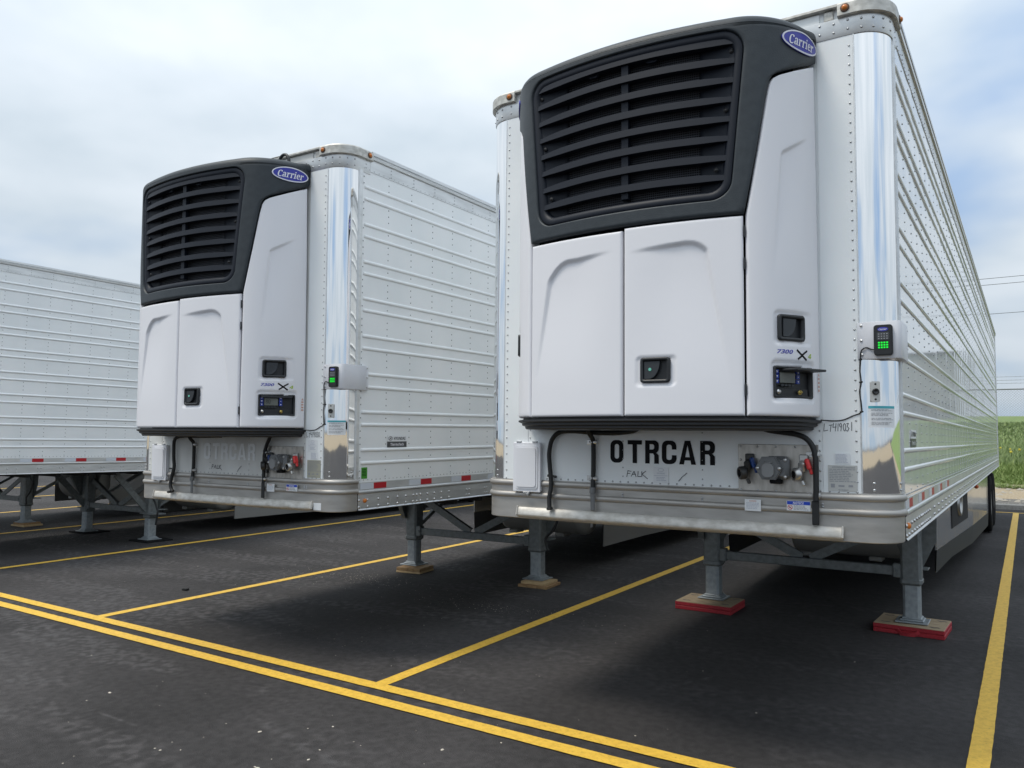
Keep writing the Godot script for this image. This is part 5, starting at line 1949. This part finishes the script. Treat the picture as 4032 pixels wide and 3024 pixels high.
	obj("coupler_lip", keep("coupler_lip%s" % o.ghost, func():
		var st := mb()
		var rows := []
		var nz := FastNoiseLite.new()
		nz.seed = 5
		nz.frequency = 1.6
		for k in 61:
			var px := lerpf(-1.0, 1.03, k / 60.0)
			var j := nz.get_noise_1d(px * 3.0) * (0.004 if o.ghost else 0.002)
			var sag: float = (-0.012 * (1.0 - pow(px, 2.0))) * (0.6 if o.ghost else 0.2)
			rows.append(PackedVector3Array([Vector3(px, 0.074 + j * 0.5, 0.008), Vector3(px, 0.076 + j * 0.5, 0.014), Vector3(px, 0.072 + j, 0.022 + j), Vector3(px, 0.030 + j + sag, 0.034 + j), Vector3(px, 0.022 + j + sag, 0.033), Vector3(px, 0.014 + sag, 0.026), Vector3(px, -0.004 + sag * 0.5, -0.02), Vector3(px, -0.004, -0.15)]))
		grid(st, rows, true)
		for e in [0, 60]:
			var r: PackedVector3Array = rows[e]
			for j2 in range(1, 5):
				otri(st, r[0], r[j2], r[j2 + 1], rows[30][2])
			box(st, Vector3(r[2].x, 0.049, 0.022), Vector3(0.010, 0.066, 0.028), Basis(Vector3.RIGHT, -0.28), 0.004)
		return st), M["ledge metal"], root)
	# rivets
	var fr := []
	var dome: Mesh = cache.get("dome", null)
	if dome == null:
		dome = dome_mesh()
		cache["dome"] = dome
	for s in [-1.0, 1.0]:
		for k in 46:
			fr.append(facing(Vector3(0, 0, 1), Vector3(1.103 * s, 0.262 + 0.0538 * k, 0.003), 0.0062))
			if k < 8 or k > 44:
				fr.append(facing(Vector3(0, 0, 1), Vector3(0.918 * s, 0.262 + 0.0538 * k, 0.0), 0.0062))
	for k in 29:
		var px := -1.05 + 0.0525 * k
		if px > -1.0 and px < 0.5:
			fr.append(facing(Vector3(0, 0, 1), Vector3(px, 0.266, 0.0), 0.0062))
	for k in 3:
		fr.append(facing(Vector3(0, 0, 1), Vector3(0.965 + 0.046 * k, 0.262, 0.003), 0.0062))
	for px in [-0.245, 0.262]:
		for y in [0.30, 0.354, 0.41, 0.462, 0.516, 0.57]:
			fr.append(facing(Vector3(0, 0, 1), Vector3(px, y, 0.0), 0.0048 if not o.ghost else 0.0056))
		for y in [0.178, 0.192]:
			fr.append(facing(Vector3(0, 0, 1), Vector3(px, y, 0.006), 0.0075))
	for y in [0.178, 0.192]:
		fr.append(facing(Vector3(0, 0, 1), Vector3(0.928, y, 0.006), 0.0075))
		if o.ghost:
			fr.append(facing(Vector3(0, 0, 1), Vector3(0.952, y, 0.006), 0.0075))
	for q in [Vector2(0.49, 0.495), Vector2(0.585, 0.495), Vector2(0.685, 0.495), Vector2(0.79, 0.495), Vector2(0.49, 0.42), Vector2(0.895, 0.41), Vector2(0.895, 0.33), Vector2(0.49, 0.252), Vector2(0.585, 0.252), Vector2(0.685, 0.252), Vector2(0.79, 0.252)]:
		fr.append(facing(Vector3(0, 0, 1), Vector3(q.x, q.y, 0.009), 0.0065))
	# top band: two rows round the front and corners, and the post foot screws
	for row in [2.772, 2.822]:
		var k := 0
		var px := -1.09
		while px < 1.1:
			fr.append(facing(Vector3(0, 0, 1), Vector3(px, row + (0.006 if k % 2 == 0 else 0.0), 0.006), 0.0075))
			px += 0.073
			k += 1
		for a in [0.25, 0.6, 0.95, 1.3]:
			for s in [-1.0, 1.0]:
				fr.append(facing(Vector3(sin(a) * s, 0, cos(a)), Vector3((HW - CR + (CR + 0.006) * sin(a)) * s, row, -CR + (CR + 0.006) * cos(a)), 0.0075))
	for a in [0.35, 1.4]:
		for y in [0.275, 0.31]:
			for s in [-1.0, 1.0]:
				fr.append(facing(Vector3(sin(a) * s, 0, cos(a)), Vector3((HW - CR + CR * sin(a)) * s, y, -CR + CR * cos(a)), 0.008))
	many("front_rivets", dome, M["rivet metal"], fr, root)
	var sr := []
	for s in [-1.0, 1.0]:
		for k in 53:
			var pz := -0.228 if k == 0 else -0.236 - 0.304 * k
			if s < 0 and k > 8:
				break
			for j in 47:
				var y := 0.262 + 0.0532 * j
				var near := false
				for ry in rib_ys:
					if absf(y - ry) < 0.026:
						near = true
				if not near:
					sr.append(facing(Vector3(s, 0, 0), Vector3((HW + (0.0 if k > 0 else 0.004)) * s, y, pz), 0.0062))
			if s > 0:
				for j in 6:
					sr.append(facing(Vector3(1, 0, 0), Vector3(HW + 0.001, 0.242, pz - 0.05 * j), 0.005))
				for j in 3:
					sr.append(facing(Vector3(1, 0, 0), Vector3(HW + 0.006, 2.785 + 0.03 * j, pz - 0.02), 0.006))
				for j in 5:
					sr.append(facing(Vector3(1, 0, 0), Vector3(HW + 0.005, 2.778, pz - 0.06 * j), 0.005))
	many("side_rivets", dome, M["rivet metal"], sr, root)
	var rb := []
	for zq in [-0.22, -0.32, -0.45, -0.57, -0.69, -0.80, -0.90, -0.95, -1.0, -1.10, -1.20, -1.30, -1.42]:
		for y in [0.082, 0.028]:
			rb.append(facing(Vector3(1, 0, 0), Vector3(HW + 0.010, y, zq), 0.011))
	for k in 45:
		for q in [0.0, 0.045]:
			for y in [0.082, 0.034]:
				rb.append(facing(Vector3(1, 0, 0), Vector3(HW + 0.010, y, -1.70 - 0.3046 * k - q), 0.0095))
	many("rail_bolts", dome, M["bolt metal"], rb, root)
	var fm := mb()
	lathe(fm, [Vector2(0.018, 0.0), Vector2(0.016, 0.010), Vector2(0.008, 0.016), Vector2(0.0001, 0.017)], Vector3(HW + 0.010, 0.077, -0.285), Vector3(1, 0, 0), 14)
	obj("marker_lamp", fm, M["amber lens"], root)
	# reflective tape
	for k in (5 if not o.ghost else 24):
		var z0 := -0.235 - 0.612 * k
		for q in [[0.0, 0.158, "tape white"], [0.158, 0.314, "tape red"]]:
			var tp := keep("tape%s" % q[0], func():
				var st := mb()
				box(st, Vector3(HW + 0.0068, 0.191, -0.5 * (q[1] - q[0])), Vector3(0.0016, 0.048, q[1] - q[0]))
				return st)
			var t := obj("reflective_tape", tp, M[q[2]], root)
			t.position += t.basis.z * 0.0 + Vector3(0, 0, z0 - q[0])
	# maker's plate on the side
	var hp := mb()
	box(hp, Vector3(HW + 0.0035, 0.573, -0.682), Vector3(0.003, 0.05, 0.25))
	var hs := obj("side_label", hp, M["sticker white"], root)
	var hd := mb()
	box(hd, Vector3(HW + 0.0035, 0.523, -0.682), Vector3(0.003, 0.048, 0.25))
	obj("label_band", hd, M["sticker dark"], hs)
	var ht := mb()
	text_on(ht, "HYUNDAI", 0.715, 0.573, 0.15, 0.026, side_at(HW + 0.0056))
	ring_strip(ht, ellipse(0.597, 0.573, 0.028, 0.017), ellipse(0.597, 0.573, 0.024, 0.0135), side_at(HW + 0.0056))
	ribbon(ht, [Vector2(0.586, 0.562), Vector2(0.592, 0.584)], 0.005, side_at(HW + 0.0056))
	ribbon(ht, [Vector2(0.602, 0.562), Vector2(0.608, 0.584)], 0.005, side_at(HW + 0.0056))
	ribbon(ht, [Vector2(0.588, 0.570), Vector2(0.606, 0.576)], 0.005, side_at(HW + 0.0058))
	obj("label_lettering", ht, M["letter black"], hs)
	var hb := mb()
	text_on(hb, "ThermoTech", 0.682, 0.523, 0.17, 0.024, side_at(HW + 0.0056))
	obj("band_lettering", hb, M["badge white"], hs)
	if o.ghost:
		var gs := mb()
		box(gs, Vector3(HW + 0.002, 0.297, -0.285), Vector3(0.003, 0.09, 0.066))
		var gl := obj("green_label", gs, M["sticker green"], root)
		var gp := mb()
		text_lines(gp, 0.258, 0.27, 0.312, 0.33, 5, side_at(HW + 0.0042), 3)
		obj("label_print", gp, M["letter black"], gl)
	landing_gear(root, o)
	running_gear(root, o)
	refrigeration_unit(root, o)
	front_fittings(root, o)
	return root

# ---------------------------------------------------------------- blocks, pads and ground
func wood_block(label: String, group: String, at: Vector3, turn: float, w: float, d: float, layers: Array) -> void:
	var t := thing("dunnage_block", label, "wood block", at, turn, group)
	var y := 0.0
	for l in layers:
		# l: thickness, boards, across x?, material, scale, strap paint
		var n: int = l[1]
		var sw: float = w * l[4]
		var sd: float = d * l[4]
		for k in n:
			var st := mb()
			if l[2]:
				box(st, Vector3(-sw * 0.5 + sw * (k + 0.5) / n, y + l[0] * 0.5, 0), Vector3(sw / n - 0.003, l[0], sd), Basis.IDENTITY, 0.004)
			else:
				box(st, Vector3(0, y + l[0] * 0.5, -sd * 0.5 + sd * (k + 0.5) / n), Vector3(sw, l[0], sd / n - 0.003), Basis.IDENTITY, 0.004)
			obj("board", st, M[l[3]], t)
		y += l[0] + 0.001

func red_pad(label: String, at: Vector3, turn: float, strap_front: bool) -> void:
	var t := thing("cribbing_pad", label, "wood pad", at, turn, "red sided wooden pads under the landing legs")
	for k in 2:
		var st := mb()
		box(st, Vector3(0, 0.019 + 0.039 * k, 0), Vector3(0.58, 0.037, 0.46), Basis.IDENTITY, 0.004)
		obj("red_layer", st, M["red paint"], t)
	for k in 4:
		var b := mb()
		box(b, Vector3(0, 0.078, -0.46 * 0.375 + 0.46 * 0.25 * k), Vector3(0.572, 0.006, 0.112), Basis.IDENTITY, 0.002)
		obj("board", b, M["wood grey"], t)
	for q in [Vector2(-0.22, 0.14), Vector2(0.22, 0.15), Vector2(0.2, -0.15), Vector2(-0.2, -0.15)]:
		var m := mb()
		var p := [Vector2(q.x - 0.035, q.y + 0.01), Vector2(q.x, q.y - 0.012), Vector2(q.x + 0.02, q.y + 0.012), Vector2(q.x + 0.04, q.y)]
		ribbon(m, p, 0.016, func(a: float, b: float) -> Vector3: return Vector3(a, 0.0825, -b))
		obj("stamp_mark", m, M["ink grey"], t)
	var s := mb()
	var c := curve([Vector3(-0.09, 0.045, 0.232), Vector3(-0.06, 0.02, 0.25), Vector3(0, 0.008, 0.262), Vector3(0.06, 0.02, 0.25), Vector3(0.09, 0.045, 0.232)], 6)
	if not strap_front:
		c = curve([Vector3(-0.292, 0.05, -0.07), Vector3(-0.308, 0.045, -0.03), Vector3(-0.312, 0.04, 0.02), Vector3(-0.292, 0.05, 0.07)], 6)
	for i in c.size() - 1:
		bar(s, c[i], c[i + 1], 0.008, 0.035, Vector3.UP)
	obj("carry_strap", s, M["red paint"], t)

func painted_line(called: String, x0: float, z0: float, x1: float, z1: float, y: float, sd: int, slope := 0.0) -> void:
	var st := mb()
	var rng := RandomNumberGenerator.new()
	rng.seed = sd
	var along_z := absf(z1 - z0) > absf(x1 - x0)
	var n := int((absf(z1 - z0) if along_z else absf(x1 - x0)) / 0.06)
	var pa := Vector3.ZERO
	var pb := Vector3.ZERO
	for i in n + 1:
		var t := float(i) / n
		var a: Vector3
		var b: Vector3
		if along_z:
			var z := lerpf(z0, z1, t)
			a = Vector3(x0 + rng.randf_range(-0.0016, 0.0016), y, z)
			b = Vector3(x1 + rng.randf_range(-0.0016, 0.0016), y, z)
		else:
			var x := lerpf(x0, x1, t)
			a = Vector3(x, y, z0 + slope * x + rng.randf_range(-0.0016, 0.0016))
			b = Vector3(x, y, z1 + slope * x + rng.randf_range(-0.0016, 0.0016))
		if i > 0:
			oquad(st, pa, pb, b, a, pa - Vector3.UP)
		pa = a
		pb = b
	struct(called, st, M["yellow paint"])

func ground_height(x: float, z: float) -> float:
	var d := -z
	var h := 0.12
	h += 0.10 * smoothstep(23.0, 26.0, d) + 0.35 * smoothstep(26.0, 34.0, d)
	h += 3.75 * smoothstep(34.0, 170.0, d)
	return h

func setting() -> void:
	var st := mb()
	quad(st, Vector3(-80, 0, 70), Vector3(80, 0, 70), Vector3(80, 0, -21.85), Vector3(-80, 0, -21.85))
	struct("parking_lot", st, M["asphalt"])
	# land beyond and all round, to the horizon
	var g := mb()
	var rows := []
	var n := FastNoiseLite.new()
	n.seed = 44
	n.frequency = 0.08
	var zs := [-27.2, -27.6, -28, -29, -30, -32, -35, -40, -46, -54, -64, -78, -95, -120, -150, -190, -300, -500, -800]
	for z in zs:
		var r := PackedVector3Array()
		for k in 61:
			var x := lerpf(-300, 300, k / 60.0) * (1.0 if z > -250 else 3.0)
			r.append(Vector3(x, ground_height(x, z) + n.get_noise_2d(x, z) * (0.12 if z > -100 else 0.3), z))
		rows.append(r)
	grid(g, rows)
	struct("grass_field", g, M["grass ground"])
	var o := mb()
	for q in [[-900, -80, -27.2, 900], [80, 900, -27.2, 900], [-80, 80, 70, 900]]:
		quad(o, Vector3(q[0], -0.06, q[3]), Vector3(q[1], -0.06, q[3]), Vector3(q[1], -0.06, q[2]), Vector3(q[0], -0.06, q[2]))
	struct("ground", o, M["dirt"])
	var kb := mb()
	box(kb, Vector3(0, 0.05, -21.93), Vector3(160, 0.14, 0.16), Basis.IDENTITY, 0.02)
	struct("kerb", kb, M["kerb concrete"])
	var strip := func(z0: float, z1: float, y0: float, y1: float) -> SurfaceTool:
		var s := mb()
		var rr := []
		for i in 7:
			var t := i / 6.0
			var r := PackedVector3Array()
			for k in 241:
				var x := lerpf(-80, 80, k / 240.0)
				r.append(Vector3(x, lerpf(y0, y1, t) + (n.get_noise_2d(x * 12, t * 40) * 0.025 if i > 0 and i < 6 else 0.0), lerpf(z0, z1, t)))
			rr.append(r)
		grid(s, rr)
		return s
	struct("gravel_verge", strip.call(-22.0, -23.3, 0.10, 0.14), M["gravel"])
	struct("dirt_bank", strip.call(-23.28, -27.4, 0.144, 0.27), M["dirt"])
	# painted stalls
	var xr := -0.28
	for k in 8:
		var x := xr - 3.6658 * k
		painted_line("stall_line", x - 0.055, -4.29 + 0.0098 * x, x + 0.055, -20.95, 0.004, 100 + k)
	for k in 3:
		var x := xr + 3.6658 * (k + 1)
		painted_line("stall_line", x - 0.055, -4.29 + 0.0098 * x, x + 0.055, -20.95, 0.004, 120 + k)
	painted_line("aisle_line", -30, -4.350, 14, -4.241, 0.0075, 140, 0.0098)
	painted_line("aisle_line", -30, -4.121, 14, -4.010, 0.0075, 141, 0.0113)
	painted_line("head_line", -30, -21.05, 14, -20.95, 0.0075, 142)

func chips() -> void:
	var rng := RandomNumberGenerator.new()
	rng.seed = 61
	var st := mb()
	for f in [[Vector3(1, 0, 0), Vector3(0, 0.5, 0)]]:
		var ring := []
		for k in 6:
			ring.append(Vector3(cos(TAU * k / 6.0), 0.0, sin(TAU * k / 6.0) * 0.7))
		for k in 6:
			otri(st, ring[k], ring[(k + 1) % 6], Vector3(0.1, 0.55, 0), Vector3(0, -0.2, 0))
	var m := commit(st)
	var put := func(cx: float, cz: float, sx: float, sz: float, count: int, smin: float, smax: float) -> Array:
		var out := []
		for i in count:
			var s: float = lerpf(smin, smax, pow(rng.randf(), 3.0))
			out.append(Transform3D(Basis(Vector3.UP, rng.randf() * TAU).scaled(Vector3(s, s * rng.randf_range(0.5, 1.0), s)), Vector3(cx + rng.randfn() * sx, 0.001, cz + rng.randfn() * sz)))
		return out
	var light: Array = put.call(-3.4, -2.9, 0.9, 0.35, 60, 0.004, 0.016)
	light += put.call(-2.7, -2.5, 0.8, 0.25, 70, 0.003, 0.010)
	light += put.call(-6.0, -6.5, 3.5, 2.5, 90, 0.003, 0.009)
	light += put.call(-1.5, -3.2, 1.2, 0.7, 30, 0.003, 0.009)
	var o := many("litter_chips", m, M["chip"], light, self)
	o.set_meta("label", "pale grit and chips scattered over the asphalt")
	var grit: Array = put.call(-6.9, -7.3, 0.55, 0.22, 420, 0.002, 0.009)
	grit += put.call(-4.6, -6.9, 0.6, 0.15, 300, 0.002, 0.008)
	grit += put.call(-14.0, -7.2, 0.9, 0.15, 260, 0.003, 0.010)
	grit += put.call(-5.2, -5.3, 1.0, 0.5, 200, 0.002, 0.006)
	var o2 := many("gravel_grit", m, M["stone"], grit, self)
	o2.set_meta("label", "loose sandy grit in front of the landing legs")
	var stones := []
	for i in 1600:
		var s := lerpf(0.02, 0.10, pow(rng.randf(), 3.0))
		var z := rng.randf_range(-27.4, -22.1)
		stones.append(Transform3D(Basis(Vector3.UP, rng.randf() * TAU).scaled(Vector3(s, s, s)), Vector3(rng.randf_range(-3, 8), lerpf(0.10, 0.27, (-z - 22.0) / 5.4), z)))
	var o3 := many("stones", m, M["stone"], stones, self)
	o3.set_meta("label", "small stones on the dirt bank behind the kerb")
	var sc := mb()
	box(sc, Vector3(0, 0.012, 0), Vector3(0.075, 0.024, 0.045), Basis(Vector3.UP, 0.5), 0.008)
	box(sc, Vector3(0.03, 0.016, 0.012), Vector3(0.03, 0.02, 0.03), Basis(Vector3.UP, 0.2), 0.006)
	var rs := obj("rubber_scrap", sc, M["chip dark"])
	rs.position = Vector3(-8.05, 0.0, -5.67)
	tag(rs, "small black rubber scrap lying on asphalt in the empty stall", "debris")

func grass() -> void:
	var rng := RandomNumberGenerator.new()
	rng.seed = 71
	var tufts := []
	for v in 3:
		var st := mb()
		for b in 14:
			var a := rng.randf() * TAU
			var lean := rng.randf_range(0.05, 0.5)
			var hgt := rng.randf_range(0.5, 1.0)
			var w := rng.randf_range(0.005, 0.011)
			var base := Vector3(rng.randf_range(-0.12, 0.12), 0, rng.randf_range(-0.12, 0.12))
			var d := Vector3(cos(a), 0, sin(a))
			var sd := Vector3(-d.z, 0, d.x) * w
			var c0 := Color(0.10, 0.18, 0.035).lerp(Color(0.30, 0.36, 0.13), rng.randf())
			var mid := base + d * lean * 0.35 * hgt + Vector3.UP * hgt * 0.6
			var tip := base + d * lean * hgt + Vector3.UP * hgt
			st.set_color(c0)
			quad(st, base - sd, base + sd, mid + sd * 0.8, mid - sd * 0.8)
			tri(st, mid - sd * 0.8, mid + sd * 0.8, tip)
		tufts.append(commit(st))
	var n := FastNoiseLite.new()
	n.seed = 9
	n.frequency = 0.25
	for v in 3:
		var xs := []
		for i in 15000:
			var z := -26.2 - 75.0 * pow(rng.randf(), 2.2)
			var x := lerpf(-2.5 + (z + 25.0) * 0.02, 6.0 - z * 0.16, rng.randf())
			var dens := n.get_noise_2d(x, z)
			if z > -29.0 and rng.randf() < 0.3 + 0.6 * (z + 29.0) / 3.0:
				continue
			var h := lerpf(0.14, 0.40, clampf((-z - 26.0) / 5.0, 0, 1)) * (1.0 + 0.8 * dens) * rng.randf_range(0.45, 1.4)
			var wd := 1.0 + clampf((-z - 30.0) / 20.0, 0, 3)
			xs.append(Transform3D(Basis(Vector3.UP, rng.randf() * TAU).scaled(Vector3(wd, h, wd)), Vector3(x, ground_height(x, z) - 0.04, z)))
		var o := many("grass", tufts[v], M["grass blade"], xs, self)
		o.set_meta("label", "tall wild grass growing up the bank behind the fence line")
	var fl := []
	for i in 28:
		var z := -28.0 - rng.randf() * 14.0
		var x := rng.randf_range(-2, 7)
		fl.append(facing(Vector3(0, 0.5, 1).normalized(), Vector3(x, ground_height(x, z) + rng.randf_range(0.4, 0.7), z), rng.randf_range(0.02, 0.05)))
	var of := many("flower_heads", cache["dome"], M["flower"], fl, self)
	of.set_meta("label", "small yellow wildflower heads among the tall grass")

func fence() -> void:
	var t := thing("chain_link_fence", "tall galvanized chain link fence with barbed wire across the grass bank", "fence", Vector3(0, 0.5, -31.0))
	var x0 := -12.0
	var x1 := 24.0
	var top := 2.72
	var k := 0
	var x := x0
	while x <= x1:
		var st := mb()
		tube(st, PackedVector3Array([Vector3(x, -0.4, 0), Vector3(x, top, 0)]), 0.03, 8)
		bar(st, Vector3(x, top, 0), Vector3(x, top + 0.38, 0.22), 0.03, 0.02, Vector3.RIGHT)
		obj("post", st, M["fence steel"], t)
		x += 3.0
	var r := mb()
	tube(r, PackedVector3Array([Vector3(x0, top - 0.03, 0), Vector3(x1, top - 0.03, 0)]), 0.022, 8)
	obj("top_rail", r, M["fence steel"], t)
	for q in [0.16, 0.26, 0.37]:
		var w := mb()
		tube(w, PackedVector3Array([Vector3(x0, top + q, q * 0.58), Vector3(x1, top + q, q * 0.58)]), 0.005, 5)
		var bx := x0
		while bx < x1:
			bar(w, Vector3(bx, top + q - 0.02, q * 0.58), Vector3(bx + 0.01, top + q + 0.02, q * 0.58), 0.004, 0.004, Vector3.RIGHT)
			bx += 0.13
		obj("barbed_wire", w, M["fence steel"], t)
	var m := mb()
	var h := top - 0.0
	var step := 0.085
	var xx := x0 - h
	while xx < x1:
		for dir in [1.0, -1.0]:
			var a := Vector3(xx, 0, 0.004 * dir)
			var b := Vector3(xx + h, h, 0.004 * dir)
			if dir < 0:
				a = Vector3(xx + h, 0, -0.004)
				b = Vector3(xx, h, -0.004)
			var c := a.lerp(b, 0.0)
			if minf(a.x, b.x) > x0 and maxf(a.x, b.x) < x1:
				var d := (b - a).normalized()
				var s := d.cross(Vector3(0, 0, 1)) * 0.0021
				var f := Vector3(0, 0, 0.0021)
				quad(m, c - s, c + f, b + f, b - s)
				quad(m, c + f, c + s, b + s, b + f)
		xx += step
	obj("chain_link", m, M["fence steel"], t).set_meta("kind", "stuff")

func far_things() -> void:
	var names := ["uppermost", "middle", "lowest"]
	var hs := [15.0, 14.45, 11.9]
	for k in 3:
		var st := mb()
		var pts := []
		for i in 41:
			var x := lerpf(-120, 120, i / 40.0)
			var sag := 0.9 * sin(PI * fposmod(x + 30.0, 60.0) / 60.0)
			pts.append(Vector3(x, hs[k] + 0.45 - sag * 0.5 + x * 0.012, 0))
		tube(st, PackedVector3Array(pts), 0.022, 5)
		var o := obj("power_line", st, M["wire"])
		o.position = Vector3(0, 0, -80.0)
		tag(o, "thin overhead power line crossing the sky, %s of the three" % names[k], "power line", "overhead power lines")
	var w := thing("warehouse", "long grey metal warehouse standing far behind the grass field", "building", Vector3(22.0, 2.0, -135.0))
	var b := mb()
	box(b, Vector3(-5.0, 5.0, 0), Vector3(20.0, 10.0, 30.0), Basis.IDENTITY, 0.1)
	box(b, Vector3(14.0, 3.6, 4), Vector3(18.0, 7.2, 24.0), Basis.IDENTITY, 0.1)
	obj("wall", b, M["warehouse grey"], w)
	var rf := mb()
	box(rf, Vector3(-5.0, 10.15, 0), Vector3(20.6, 0.3, 30.6), Basis.IDENTITY, 0.05)
	box(rf, Vector3(14.2, 7.35, 4), Vector3(18.6, 0.3, 24.6), Basis.IDENTITY, 0.05)
	obj("roof", rf, M["warehouse dark"], w)
	for k in 6:
		var d := mb()
		box(d, Vector3(-12.0 + k * 3.2, 1.9, 15.05), Vector3(2.4, 3.6, 0.2), Basis.IDENTITY, 0.03)
		obj("dock_door", d, M["warehouse dark"], w)

# ---------------------------------------------------------------- scene
func _ready() -> void:
	light_and_camera()
	make_materials()
	make_profile()
	setting()
	var legs_y := func(yb: float, pitch: float, block: float) -> float: return block - yb + 3.7 * pitch + 0.002
	var right := {"lip": -0.79, "stowed": true, "ghost": false, "closed": false, "eye": false, "dull_side": false, "wave": 0.0026, "foot": legs_y.call(1.2392, 0.0118, 0.083), "front_stay": false, "skirt": -4.6, "wheel_y": 0.514 - 1.2392 + 12.6 * 0.0118}
	trailer("large white refrigerated trailer with black OTRCAR lettering on its front", -1.8656, -4.5266, 0.0001, 0.0118, 1.2392, right)
	var mid := {"lip": -0.90, "stowed": false, "ghost": true, "closed": true, "eye": true, "dull_side": true, "wave": 0.0006, "foot": legs_y.call(1.176, 0.003, 0.066), "front_stay": false, "skirt": -5.25, "wheel_y": 0.514 - 1.176 + 12.6 * 0.003}
	trailer("white refrigerated trailer with faded ghost lettering and a green side label", -5.7864, -4.4624, 0.0156, 0.003, 1.176, mid)
	var left := {"lip": -0.90, "stowed": false, "ghost": true, "closed": true, "eye": false, "dull_side": true, "wave": 0.0006, "foot": legs_y.call(1.2122, 0.0181, 0.022), "front_stay": true, "skirt": -5.25, "wheel_y": 0.514 - 1.2122 + 12.6 * 0.0181}
	trailer("white ribbed trailer cut by the left picture edge, its legs on black pads", -12.9842, -4.1273, 0.0, 0.0181, 1.2122, left)
	var far := {"lip": -0.90, "stowed": false, "ghost": true, "closed": true, "eye": false, "dull_side": true, "wave": 0.0, "foot": legs_y.call(1.19, 0.01, 0.066), "front_stay": false, "skirt": -5.25, "wheel_y": 0.514 - 1.19 + 12.6 * 0.01}
	trailer("hidden trailer behind the leftmost one, only its landing legs and skirt showing", -16.72, -4.0, 0.0, 0.01, 1.19, far)
	# blocks under the legs
	red_pad("red sided wooden pad under the left leg of the OTRCAR trailer", Vector3(-2.80, 0, -8.10), 0.0, false)
	red_pad("red sided wooden pad under the right leg, carry strap hanging in front", Vector3(-0.94, 0, -8.22), -0.05, true)
	var wg := "wooden blocks under the middle trailer"
	wood_block("brown wood block of upright slices under the middle trailer's left leg", wg, Vector3(-6.68, 0, -8.05), 0.12, 0.36, 0.34, [[0.022, 2, false, "wood pale", 1.0], [0.042, 4, true, "wood brown", 0.98]])
	wood_block("stepped stack of two pale boards under the middle trailer's right leg", wg, Vector3(-4.86, 0, -8.12), 0.05, 0.38, 0.36, [[0.032, 3, true, "wood brown", 1.0], [0.032, 2, false, "wood pale", 0.86]])
	wood_block("weathered wood block far left under the hidden trailer's leg", "", Vector3(-15.79, 0, -7.72), 0.05, 0.42, 0.36, [[0.032, 2, false, "wood pale", 1.0], [0.032, 3, true, "wood brown", 0.86]])
	for q in [[-12.06, -7.83, "black rubber pad under the right landing leg of the leftmost trailer"], [-13.92, -7.86, "black rubber pad under the left landing leg of the leftmost trailer"]]:
		var st := mb()
		box(st, Vector3(0, 0.0105, 0), Vector3(0.52, 0.021, 0.46), Basis.IDENTITY, 0.006)
		var o := obj("rubber_pad", st, M["rubber"])
		o.position = Vector3(q[0], 0, q[1])
		tag(o, q[2], "pad", "black pads under the landing legs")
	chips()
	fence()
	grass()
	far_things()
